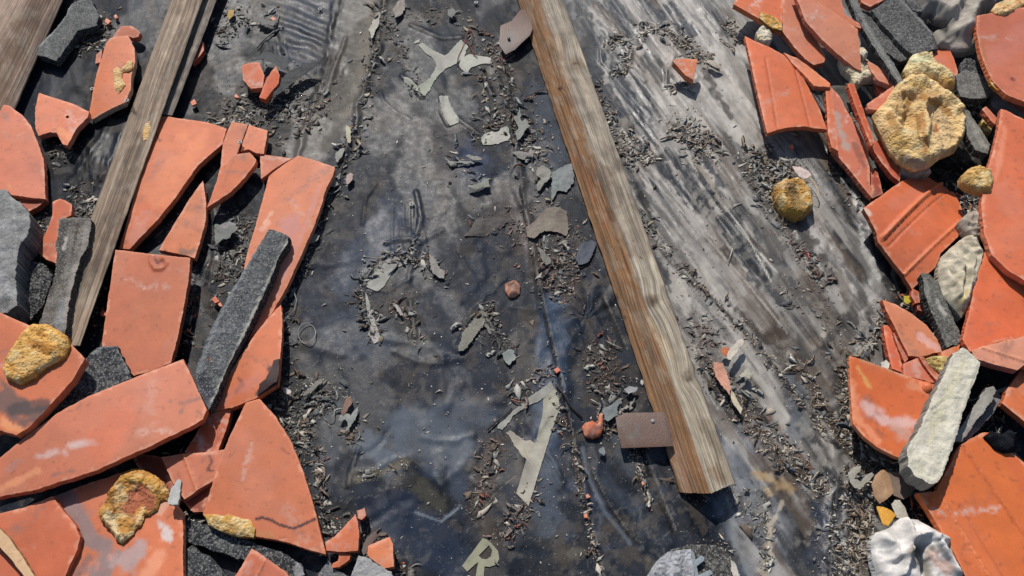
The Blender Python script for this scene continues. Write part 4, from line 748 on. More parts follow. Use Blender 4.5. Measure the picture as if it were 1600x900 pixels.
build('foam_residue', [(1548,17),(1556,6),(1575,-2),(1610,-12),(1640,-12),(1640,2),(1600,10),(1585,18),(1570,24),(1556,22)], z=.128, thick=.01, m='foam', base='#e0b07a', side='#c08a50', dome=.006, domer=.01, nz=.006, ns=75, ridge=True, sp=.004, parent=t)
build('foam_residue', [(1546,122),(1556,127),(1568,138),(1566,143),(1556,139),(1548,130)], z=.125, thick=.01, m='foam', base='#cf9244', side='#a8702e', nz=.003, ns=90, sp=.004, parent=t)
tile('dark red tile under the top right corner tile', [(1556,140),(1600,160),(1660,170),(1660,200),(1600,180),(1570,158)], .060, base='#a84a32', name='broken_tile')
tile('thin tile stick with a square end beside the small upright bar', [(1535,170),(1541,166),(1558,184),(1555,194),(1548,188)], .100, base='#d97650', name='tile_fragment')
tile('large tile with a long curved rim at the right edge', [(1564,170),(1572,172),(1600,186),(1660,195),(1660,458),(1600,437),(1575,422),(1550,398),(1538,365),(1533,320),(1540,275),(1552,235),(1560,200)], .120, curv=(0,-.35), tilt=(.1,0), base='#db744f', side='#d97a58', paints=[([(1570,200),(1556,280)], 6, '#ec9a78', .5), ([(1570,300),(1590,330)], 24, '#d27d62', .5)])
tile('flat orange tile below the large rim tile', [(1540,392),(1562,412),(1600,440),(1660,455),(1660,530),(1600,526),(1560,534),(1516,549),(1504,530),(1514,490),(1522,450),(1530,420)], .085, tilt=(-.05,.05), base='#e0704a')
tile('pink shouldered tile lying across above the pale mortar bar', [(1518,548),(1535,541),(1600,525),(1660,512),(1660,580),(1600,570),(1590,578),(1550,568),(1524,560)], .100, base='#d8907c', side='#a9655a', thick=.018, ribs=[((1534,543),(1600,564),.003,.004)])
tile('tile with a rounded edge at the right border below the pink one', [(1600,573),(1660,552),(1660,710),(1600,657),(1566,630),(1574,608)], .070, curv=(20,-.8), base='#e07648')
tile('leaf shaped tile shard with pale bloom in the right pile', [(1379,468),(1400,475),(1425,490),(1447,507),(1465,530),(1478,548),(1437,557),(1420,556),(1400,515),(1385,485)], .060, tilt=(-.1,0), curv=(45,-.7), base='#e28a66', paints=[([(1440,525),(1465,545)], 8, '#e9b8ae', .7)], side='#b9583a')
tile('reddish tile sliver left of the leaf shaped shard', [(1380,508),(1387,508),(1394,515),(1404,550),(1414,583),(1394,576),(1386,545)], .046, base='#d4694b')
tile('brown tile sliver crossing behind the leaf shaped shard', [(1396,520),(1401,520),(1412,545),(1420,560),(1414,566),(1404,545)], .052, base='#b9573a', name='tile_fragment')
tile('small dusty pink tile above the cup tile', [(1412,568),(1437,557),(1450,575),(1468,600),(1440,593),(1412,586)], .056, base='#cf7560')
tile('tile edge framing the small foam patch', [(1436,557),(1443,557),(1458,577),(1472,590),(1468,600),(1450,578)], .064, base='#b7583c', name='tile_fragment')
tile('bright orange tile tip touching the mortar bar', [(1470,550),(1500,538),(1496,556),(1484,562),(1474,560)], .070, base='#e07c48', name='tile_fragment')
cup = tile('cup shaped tile with white lime bloom and a round peg', [(1327,556),(1345,561),(1360,566),(1412,585),(1466,603),(1458,625),(1446,650),(1437,680),(1425,722),(1395,711),(1370,698),(1350,682),(1333,662),(1330,620),(1328,590)], .055, curv=((30,.9),(120,.5)), base='#df6f3c', side='#dd8a60', thick=.012,
     paints=[([(1352,632),(1375,655),(1425,662)], 14, '#dcb5ac', .85, .9), ([(1400,668),(1425,690)], 14, '#c9a296', .6), ([(1340,575),(1350,590),(1360,606)], 3.5, '#d9a05a', .85), ([(1332,600),(1338,650),(1370,690)], 8, '#ec9a72', .7), ([(1345,562),(1420,588)], 3, '#b99a70', .6), ([(1425,600),(1450,610)], 9, '#df9a74', .6)])
tube('tile_peg', [gp(1430,632,.045), gp(1427,622,.07)], .009, '#e07c50', 'tile', 12, parent=cup)
tile('big smooth orange tile with two grooves in the bottom right corner', [(1535,676),(1560,676),(1580,706),(1600,722),(1660,770),(1660,960),(1522,925),(1490,862),(1460,812),(1434,770),(1462,768),(1480,735),(1500,695)], .062, tilt=(.04,.02), base='#e2763f', ribs=[((1500,692),(1602,840),-.0022,.003), ((1464,765),(1552,912),.0032,.003), ((1500,790),(1570,905),-.001,.003)], paints=[([(1580,720),(1600,760)], 12, '#d0663a', .6)])
tile('brick red tile bit behind the leaf shaped shard', [(1426,450),(1436,456),(1438,472),(1430,474),(1424,462)], .04, base='#c0563a', name='tile_fragment')
tile('small dull red tile lump near the yellow chip', [(1432,474),(1446,470),(1452,480),(1446,488),(1434,484)], .035, base='#8f4636', name='tile_fragment')

# ================================================================ STONES, MORTAR STRIPS, FELT
def rock(label, pts, z, name='stone', cat='stone', **k):
    k.setdefault('nz', .003); k.setdefault('ns', 60); k.setdefault('sp', .0035); k.setdefault('m', 'slate'); k.setdefault('rough', .003); k.setdefault('thick', .022)
    return build(name, pts, z=z, label=label, cat=cat, **k)
GM = 'dark mortar strips'
rock('large speckled grey stone at the left edge', [(-60,285),(0,296),(10,297),(19,309),(32,317),(45,332),(47,350),(42,367),(32,380),(27,400),(24,430),(27,477),(11,489),(-60,486)], .085, thick=.06, base='#8f8f8d', side='#767674', nz=.004, paints=[([(18,305),(26,370),(22,400)], 2, '#a9a9a5', .7), ([(5,440),(15,460)], 10, '#a9abac', .7), ([(0,480),(10,470)], 14, '#3d4146', .6)])
rock('dark grey slate piece in the top left by the corner batten', [(112,5),(140,-6),(155,25),(150,40),(120,48),(108,68),(88,95),(58,85),(60,72),(82,50),(100,28)], .034, base='#5f6160', side='#3d3e3e', m='slate', nz=.002, name='slate_piece', cat='slate', paints=[([(110,8),(92,40),(62,72)], 2.5, '#9c9c98', .7), ([(135,30),(100,60)], 12, '#5b5a58', .6)])
rock('black triangular stone between the foam tile and the long slab', [(140,552),(150,543),(163,540),(184,541),(190,560),(207,590),(150,618),(80,650),(98,620),(115,590)], .060, thick=.03, base='#33363a', side='#232528', paints=[([(145,552),(160,542),(183,540)], 3, '#7c8084', .7), ([(185,548),(200,580)], 3, '#8a8a88', .7)])
rock('long black mortar strip lying across the long tile shard', [(420,358),(436,362),(452,370),(449,380),(435,402),(425,430),(402,483),(385,517),(357,570),(335,622),(326,640),(310,612),(305,582),(320,538),(337,500),(364,450),(388,410),(412,372)], .064, name='mortar_strip', cat='mortar', thick=.026, group=GM, base='#54575a', side='#333435', nz=.0026, ns=110, paints=[([(450,375),(425,425),(385,512),(330,630)], 2.2, '#b9b6a8', .75, .7, 1.2), ([(405,380),(345,490),(310,580)], 3, '#85898c', .7), ([(326,562)], 5, '#6b4636', .8), ([(315,590),(325,620)], 12, '#3a3c44', .7)])
rock('charred mortar strip with a pale flange leaning on the left batten', [(92,341),(115,339),(140,341),(142,352),(136,385),(125,405),(118,430),(110,462),(104,495),(102,520),(84,526),(58,515),(66,490),(76,460),(85,430),(90,398),(86,384),(90,365)], .072, name='mortar_strip', cat='mortar', group=GM, thick=.03, base='#6f685f', side='#45403a', paints=[([(138,348),(131,390),(112,440),(102,510)], 7, '#9a938b', .85, .6), ([(100,350),(95,400),(80,460)], 10, '#3b3935', .7), ([(103,372),(100,390)], 3.5, '#c8c2b8', .7), ([(96,470),(92,510)], 8, '#8d9093', .6), ([(122,350),(112,400)], 3, '#3c352d', .7)])
rock('dark strip in the bottom left rubble with a pale broken end', [(287,812),(310,815),(330,822),(370,836),(400,850),(440,862),(470,880),(476,898),(458,915),(440,897),(400,882),(340,862),(287,845)], .032, name='mortar_strip', cat='mortar', group=GM, base='#2c2f33', side='#232527', paints=[([(466,884),(472,900)], 9, '#a9aaab', .85, .4), ([(340,840),(390,868)], 3, '#606468', .6)])
rock('black slab piece cut by the bottom edge right of the foam ring tile', [(288,858),(300,852),(330,872),(360,905),(360,930),(288,930)], .034, base='#33373b', side='#232527', name='slate_piece', cat='slate')
rock('white mortar chunk at the bottom edge left of centre', [(560,868),(575,872),(595,884),(612,893),(625,925),(545,925),(552,890)], .050, name='mortar_chunk', cat='mortar', m='mortar', base='#a3a3a1', side='#8d8d8a', nz=.005, thick=.03)
rock('pale grey splinter lying against the bottom strip', [(497,900),(505,886),(512,872),(520,888),(545,900),(545,915),(495,915)], .022, base='#6c6e70', side='#55585a', nz=.002, thick=.012, name='slate_piece', cat='slate')
rock('round white plaster lump cut by the bottom edge near the centre', [(1010,905),(1018,888),(1030,873),(1050,861),(1079,857),(1082,880),(1088,925),(1008,925)], .032, name='mortar_chunk', cat='mortar', m='mortar', base='#a6a8aa', side='#8a8c8d', nz=.006, ns=70, ridge=True, thick=.026, sp=.0035)
rock('brown stained plate behind the white plaster lump', [(1030,872),(1048,858),(1080,850),(1120,852),(1145,868),(1152,890),(1150,925),(1040,925)], .014, name='roof_patch', cat='patch', base='#3d3b39', side='#2b2a29', nz=.0015, thick=.01)
for lb, pp in (('upper grey plastic clip beside the plaster lump', [(1082,878),(1096,868),(1101,871),(1100,876),(1088,885),(1083,886)]), ('lower grey plastic clip beside the plaster lump', [(1088,900),(1110,890),(1114,896),(1096,908),(1090,908)]), ('tall grey plastic clip beside the plaster lump', [(1079,860),(1084,862),(1094,910),(1086,910)])):
    build('plastic_clip', pp, z=.026, thick=.010, m='bit', base='#8b959a', side='#6c767b', rough=.0004, sp=.004, label=lb, cat='clip', group='grey plastic clips')
rock('wide flat charcoal slab in the upper right rubble', [(1362,17),(1380,5),(1408,-8),(1432,20),(1458,52),(1466,75),(1430,86),(1412,75),(1395,55),(1378,38)], .085, name='slate_slab', cat='slate', base='#4a4a4a', side='#5c5c5b', nz=.001, thick=.016, paints=[([(1408,0),(1456,52)], 2, '#8d8c88', .7)])
rock('narrower charcoal slab left of the wide one', [(1345,15),(1360,20),(1385,48),(1410,72),(1426,88),(1407,97),(1380,78),(1350,50)], .070, name='slate_slab', cat='slate', base='#4b4b4a', side='#5c5c5b', nz=.001, thick=.015, paints=[([(1362,22),(1424,86)], 2, '#8d8c88', .6)])
rock('small dark slab piece beside the grey cloth', [(1408,-10),(1425,-8),(1440,8),(1441,18),(1426,16)], .088, name='slate_slab', cat='slate', base='#48494b', side='#5f605f', nz=.001, thick=.012)
rock('dark angular stone left of the top right corner tile', [(1500,100),(1508,90),(1520,93),(1535,105),(1545,121),(1520,120),(1500,112)], .075, base='#2f3032', side='#27282a')
rock('flat grey stone below the dark angular one', [(1492,118),(1510,109),(1532,116),(1549,127),(1555,140),(1542,153),(1515,154),(1500,150)], .080, base='#6d6a66', side='#55534f')
rock('pale grey stone strip under the corner tile', [(1544,148),(1556,143),(1578,162),(1604,182),(1600,190),(1572,178),(1550,164)], .070, base='#858687', side='#626262')
rock('rough grey mortar bar right of the big foam', [(1503,170),(1513,172),(1530,198),(1548,226),(1544,240),(1524,234),(1508,206)], .080, name='mortar_strip', cat='mortar', group=GM, base='#7d7a72', side='#55534f', paints=[([(1508,178),(1540,230)], 5, '#a8a59a', .6)])
rock('dark mortar strip left of the pleated cloth', [(1440,427),(1452,428),(1466,440),(1485,485),(1503,527),(1497,537),(1480,543),(1468,515),(1458,492),(1447,465)], .072, name='mortar_strip', cat='mortar', group=GM, base='#5a5851', side='#3a3936', nz=.002, paints=[([(1465,470),(1475,490)], 4, '#b5b2a8', .7, .5, 1), ([(1447,440),(1452,470)], 4, '#85837b', .7)])
rock('pale cream mortar bar lying across the cup tile', [(1488,552),(1505,543),(1520,553),(1532,566),(1527,584),(1510,630),(1492,690),(1475,735),(1466,752),(1452,756),(1432,745),(1418,728),(1418,700),(1436,670),(1462,612),(1476,584)], .100, name='mortar_bar', cat='mortar', m='mortar', base='#d6d0bd', side='#9a968c', thick=.04, nz=.0028, ns=80, paints=[([(1500,570),(1462,660),(1440,735)], 12, '#cfc9a8', .6, .9), ([(1528,570),(1476,735)], 3, '#a3a196', .7), ([(1440,700),(1450,730)], 9, '#e6e0d0', .7), ([(1455,640),(1475,625)], 1.5, '#807d72', .7)])
rock('thin grey mortar stick right of the pale bar', [(1540,606),(1552,603),(1557,610),(1550,628),(1522,662),(1503,690),(1490,690),(1506,660),(1524,632)], .066, name='mortar_strip', cat='mortar', group=GM, m='mortar', base='#a19d94', side='#55534e', nz=.002, thick=.016)
rock('flat grey splinter under the thin mortar stick', [(1558,612),(1566,618),(1556,640),(1530,672),(1508,690),(1502,692),(1524,660)], .045, base='#77787a', side='#4a4b4c', nz=.001, thick=.01, name='slate_piece', cat='slate')
rock('long thin dark pole slanting through the upper right rubble', [(1318,-20),(1334,-15),(1352,30),(1380,75),(1400,104),(1412,128),(1405,133),(1385,102),(1360,64),(1338,28)], .110, name='thin_pole', cat='pole', base='#6b6a67', side='#3b3a39', nz=.001, thick=.016, curv=(0,0), paints=[([(1325,0),(1345,35)], 3, '#2c2b2b', .7), ([(1350,35),(1405,125)], 2, '#96938c', .6)])
build('wood_splinter', [(-60,770),(0,826),(12,838),(30,862),(62,915),(48,915),(22,880),(0,855),(-60,800)], z=.085, thick=.012, m='cloth', base='#d9b48c', side='#a9825c', label='pale wood splinter lying on the corner tile at bottom left', cat='wood splinter', paints=[([(28,868),(34,876)], 3, '#8a5a36', .7)])
rock('small black slab between left stone and mortar strip', [(28,420),(45,405),(72,415),(84,430),(70,470),(48,500),(30,488)], .034, base='#232528', side='#1b1c1e', name='slate_piece', cat='slate')
rock('pointed white chip at the rim of the foam ring tile', [(279,748),(283,752),(281,770),(278,788),(270,789),(262,784),(264,772),(270,760)], .078, name='plaster_chip', cat='plaster', m='cloth', base='#b9b7b2', side='#9a9893', nz=.002, thick=.008)
build('bark_flake', [(565,860),(568,850),(574,840),(586,829),(590,838),(583,847),(575,860),(568,868)], z=.040, thick=.004, m='bit', base='#6b5850', curv=(0,-8), nz=.003, label='curled brown flake above the orange lump', cat='flake')
build('charred_flake', [(405,600),(415,592),(424,575),(427,563),(437,560),(436,580),(432,596),(418,606),(402,618)], z=.060, thick=.004, m='bit', base='#3b2726', curv=(40,-6), nz=.004, ns=90, ridge=True, label='dark purple charred flake on the triangular shard', cat='flake')

# metal plates
def plate(label, pts, z, **k):
    p = build('metal_plate', pts, z=z, thick=.0022, m='metal', base='#63463a', curv=(80,-1.4), side='#4c332c', rough=.0003, lip=.0003, sp=.006, label=label, cat='metal plate', group='rusty nail plates', **k); return p
p1 = plate('rust brown metal plate wedged under the lower end of the centre batten', [(962,652),(978,645),(1038,644),(1046,665),(1053,697),(971,700),(966,680)], .034, tilt=(.05,.02), paints=[([(975,665),(990,690)], 14, '#6b645c', .7, .8, 1.2), ([(1040,650),(1050,690)], 5, '#4e2f2a', .7)])
p2 = plate('dark metal plate at the top of the centre batten', [(782,40),(800,32),(821,8),(828,25),(832,45),(828,55),(805,77),(790,85),(780,70)], .030, paints=[([(800,60),(790,75)], 12, '#6a625b', .6)])
for p, q in ((p1, (1020,658)), (p2, (795,58))):
    x, y = unproj(q[0], q[1], .036); a = Vector((float(x), float(y), .0345 if p is p1 else .031)); tube('nail_head', [a, a + Vector((0, 0, .0025))], .0042, '#9a9590' if p is p1 else '#6b5c52', 'metal', 10, parent=p)

# ================================================================ FOAM AND CLOTH
def lump(name, label, cat, pts, z, base, **k):
    k.setdefault('sp', .0028); k.setdefault('thick', .02); k.setdefault('dome', .03); k.setdefault('domer', .04); k.setdefault('nz', .008); k.setdefault('ns', 32); k.setdefault('ridge', True); k.setdefault('m', 'foam')
    return build(name, pts, z=z, base=base, label=label, cat=cat, **k)
GF = 'lumps of old yellow foam'
lump('foam_lump', 'biggest yellow foam cake with a pale flat face in the right pile', 'foam', [(1393,142),(1408,127),(1435,121),(1455,130),(1472,145),(1497,165),(1508,190),(1505,215),(1490,240),(1468,248),(1452,262),(1430,268),(1410,258),(1390,238),(1375,208),(1362,182),(1377,165)], .085, '#f0cd92', thick=.05, lean=.22, dome=.022, domer=.022, nz=.010, ns=30, group=GF, feats=[([(1466,190),(1480,215)], 22, -.010), ([(1435,175),(1440,200),(1436,232)], 7, .022), ([(1440,172),(1470,160),(1496,180)], 6, .012), ([(1500,195),(1500,220),(1480,245)], 6, .010), ([(1400,150),(1430,140)], 12, .02), ([(1395,215),(1420,235)], 11, .018), ([(1415,180),(1412,205)], 8, -.014), ([(1425,255),(1450,256)], 7, .01), ([(1385,190)], 9, .012)],
     paints=[([(1465,180),(1480,215)], 24, '#d8b98a', .85, .7), ([(1460,225),(1470,235)], 10, '#eccf9a', .8), ([(1405,165),(1425,190)], 16, '#c0965c', .7), ([(1390,215),(1415,225)], 12, '#e8b765', .7), ([(1430,150),(1460,150)], 12, '#c59a66', .7), ([(1462,195),(1464,205)], 3, '#c4652f', .8), ([(1440,150),(1470,165),(1492,185)], 6, '#b0793a', .75), ([(1440,180),(1446,235)], 8, '#a8682c', .7), ([(1388,180),(1400,200)], 9, '#b88444', .7), ([(1400,240),(1430,252)], 7, '#8f6a3e', .7), ([(1410,140),(1420,160)], 5, '#a57438', .7), ([(1420,250),(1445,262)], 12, '#b8a690', .8), ([(1432,180),(1436,215)], 4, '#8f6636', .7), ([(1425,130),(1445,135)], 8, '#e7bb6c', .7)])
lump('foam_lump', 'creamy foam lump wedged behind the biggest foam cake', 'foam', [(1422,90),(1438,86),(1455,86),(1458,98),(1475,110),(1490,122),(1492,137),(1478,136),(1462,124),(1440,122),(1420,124),(1410,112)], .095, '#e6cf98', group=GF, dome=.02, domer=.02, nz=.007, ns=40, paints=[([(1475,120),(1485,132)], 10, '#e0aa50', .8), ([(1428,92),(1448,92)], 7, '#f0ecc0', .8), ([(1464,115)], 3, '#7a3d1c', .8)])
lump('foam_lump', 'knobbly foam lump left of the large rim tile', 'foam', [(1502,274),(1512,265),(1527,260),(1545,268),(1552,280),(1548,302),(1532,298),(1514,292),(1503,284)], .115, '#d0aa68', group=GF, dome=.014, domer=.018, ns=60, nz=.006)
lump('foam_lump', 'hollow amber foam ball lying alone on the pale sheet', 'foam', [(1208,292),(1222,284),(1245,280),(1258,288),(1267,303),(1270,325),(1258,336),(1245,340),(1226,333),(1212,314)], .022, '#c99a54', group=GF, dome=.022, domer=.02, nz=.005, ns=50, feats=[([(1240,303),(1246,318)], 12, -.022), ([(1216,300),(1222,325),(1240,336)], 6, .008)], paints=[([(1240,300),(1248,320)], 11, '#8a744c', .85), ([(1228,326),(1250,335)], 6, '#dba64a', .8), ([(1218,290),(1232,288)], 6, '#d9b98a', .7)])
lump('foam_lump', 'white foam strip under the blade shaped shard', 'foam', [(1312,92),(1330,100),(1345,88),(1353,92),(1362,104),(1368,122),(1352,124),(1342,133),(1334,130),(1330,118),(1318,108)], .070, '#e3d7b8', group=GF, dome=.01, domer=.014, nz=.005, ns=50)
lump('foam_lump', 'white foam dab between the blade shard and the thin pole', 'foam', [(1343,74),(1351,77),(1356,84),(1350,89),(1344,84)], .098, '#e6e3c8', group=GF, dome=.006, domer=.008, nz=.003, ns=60)
lump('foam_lump', 'small white foam blob left of the upper right tiles', 'foam', [(1182,50),(1190,40),(1200,42),(1208,55),(1204,66),(1194,66),(1184,60)], .060, '#e3dfc6', group=GF, dome=.008, domer=.01, nz=.004, ns=60)
lump('foam_lump', 'crumbly yellow foam patch framed by tile edges above the mortar bar', 'foam', [(1446,560),(1460,556),(1486,556),(1484,568),(1474,586),(1464,580),(1452,570)], .066, '#cfb572', group=GF, dome=.006, domer=.01, nz=.007, ns=110)
lump('foam_lump', 'small yellow foam stub behind the mortar bar at right', 'foam', [(1535,185),(1545,183),(1552,196),(1548,208),(1538,205),(1532,195)], .060, '#b79550', group=GF, dome=.006, domer=.01)
GC = 'crumpled pale cloth and felt'
lump('crumpled_cloth', 'grey crumpled sheet with a torn dark hole at the top right', 'cloth', [(1412,-20),(1560,-20),(1556,8),(1530,24),(1527,50),(1527,75),(1512,80),(1495,82),(1480,76),(1464,72),(1456,54),(1462,48),(1482,44),(1481,36),(1462,30),(1456,20),(1440,22),(1432,8)], .080, '#a39a90', m='cloth', group=GC, dome=.02, domer=.03, nz=.010, ns=16, sp=.004, feats=[([(1462,34),(1478,44)], 8, -.03), ([(1420,0),(1450,12),(1480,30)], 5, .02), ([(1500,-10),(1490,20),(1484,36)], 6, .02), ([(1540,0),(1515,30),(1500,60)], 7, .018), ([(1470,58),(1500,62),(1520,50)], 6, .012)], paints=[([(1462,30),(1478,46)], 8, '#2b2725', .9), ([(1500,10),(1520,40)], 16, '#b4aaa0', .5), ([(1440,5),(1460,18)], 10, '#b3aca4', .5)])
lump('crumpled_cloth', 'pleated cream cloth beside the profiled tile', 'cloth', [(1470,402),(1488,385),(1507,370),(1525,372),(1532,388),(1538,402),(1528,430),(1522,452),(1516,480),(1502,496),(1490,482),(1472,462),(1467,445),(1466,420)], .070, '#c7bda6', m='cloth', group=GC, dome=.016, domer=.03, nz=.007, ns=45, feats=[([(1478,400),(1500,425),(1490,470)], 4, .012), ([(1495,385),(1515,415),(1505,475)], 4, .013), ([(1510,378),(1528,405),(1515,450)], 4, .012), ([(1470,425),(1485,450),(1500,485)], 4, .01)], paints=[([(1498,470),(1500,488)], 10, '#8a7a58', .6), ([(1500,440),(1520,430)], 10, '#a39980', .5), ([(1512,455),(1506,470)], 5, '#d8c070', .6)])
lump('crumpled_cloth', 'small grey folded felt above the pleated cloth', 'cloth', [(1497,347),(1508,336),(1520,329),(1533,336),(1535,370),(1520,372),(1505,360)], .080, '#a89c8d', m='cloth', group=GC, dome=.014, domer=.02, nz=.009, ns=45)
lump('crumpled_cloth', 'white crumpled bag in the bottom right', 'bag', [(1360,848),(1368,832),(1380,828),(1392,822),(1405,810),(1430,812),(1462,830),(1477,847),(1490,855),(1500,880),(1510,930),(1378,930),(1364,880)], .030, '#dedad3', m='cloth', group=GC, dome=.030, domer=.045, nz=.008, ns=36, feats=[([(1405,812),(1412,850),(1400,905)], 6, .018), ([(1412,850),(1440,840),(1470,850)], 6, .018), ([(1425,860),(1440,905)], 8, -.022), ([(1450,850),(1490,900)], 5, .016), ([(1375,840),(1390,870)], 6, .012), ([(1385,880),(1410,870)], 5, .012)], paints=[([(1430,860),(1450,900)], 12, '#8f877a', .7), ([(1455,865),(1480,890)], 12, '#c2917c', .6), ([(1425,850),(1435,880)], 3, '#6a5f4a', .7), ([(1455,855),(1480,862)], 7, '#7b7672', .6), ([(1385,850),(1400,880)], 18, '#d9d6cf', .5)])
lump('crumpled_cloth', 'grey cloth scrap hanging below the biggest foam cake', 'cloth', [(1405,258),(1420,264),(1440,262),(1452,262),(1455,270),(1440,272),(1425,276),(1408,272)], .055, '#a59c90', m='cloth', group=GC, dome=.008, domer=.01, nz=.005, ns=60)
build('black_film', [(1538,682),(1548,674),(1562,680),(1578,670),(1586,686),(1584,706),(1570,707),(1555,700)], z=.072, thick=.006, m='underlay', base='#1f2226', dome=.012, domer=.012, nz=.009, ns=40, ridge=True, sp=.004, label='shiny black film scrap on top of the bottom right tile', cat='film')
build('black_film', [(1398,132),(1396,124),(1320,128),(1330,150),(1336,172),(1322,176),(1305,155),(1298,134)], z=.045, thick=.004, m='underlay', base='#5d5a56', nz=.006, ns=30, ridge=True, sp=.005, label='grey film fold between two upright tile edges', cat='film')
for lb, pp, z, cl, kw in [
 ('tan curled leaf at the top of the bottom right bag', [(1362,757),(1368,742),(1376,735),(1387,733),(1392,750),(1397,770),(1386,780),(1375,787),(1366,775)], .036, '#a98565', dict(curv=(30,-9))),
 ('brown curled leaf right of the tan one', [(1388,737),(1398,737),(1410,741),(1420,752),(1430,762),(1424,774),(1412,780),(1397,774)], .028, '#7b6a5c', dict(curv=(60,8))),
 ('orange yellow peel above the white bag', [(1370,791),(1380,792),(1392,797),(1401,804),(1394,814),(1388,822),(1379,818),(1374,804)], .040, '#dba03a', dict(curv=(0,-9))),
 ('pale petal shaped scrap above the white bag', [(1393,787),(1398,781),(1406,781),(1414,792),(1420,810),(1410,812),(1400,808)], .034, '#b5ada0', dict(curv=(10,-6))),
 ('small yellow plastic chip near the leaf shaped shard', [(1412,462),(1424,462),(1426,470),(1418,475),(1413,472)], .030, '#b5a52c', {}),
 ('yellow chip near the top right of the left battens', [(357,16),(366,14),(365,24),(358,30),(355,24)], .014, '#b3924a', {}),
]:
    build('leaf' if 'leaf' in lb else 'scrap', pp, z=z, thick=.0025, m='bit', base=cl, side=cl, label=lb, cat='leaf' if 'leaf' in lb else 'scrap', sp=.004, nz=.002, ns=50, **kw)

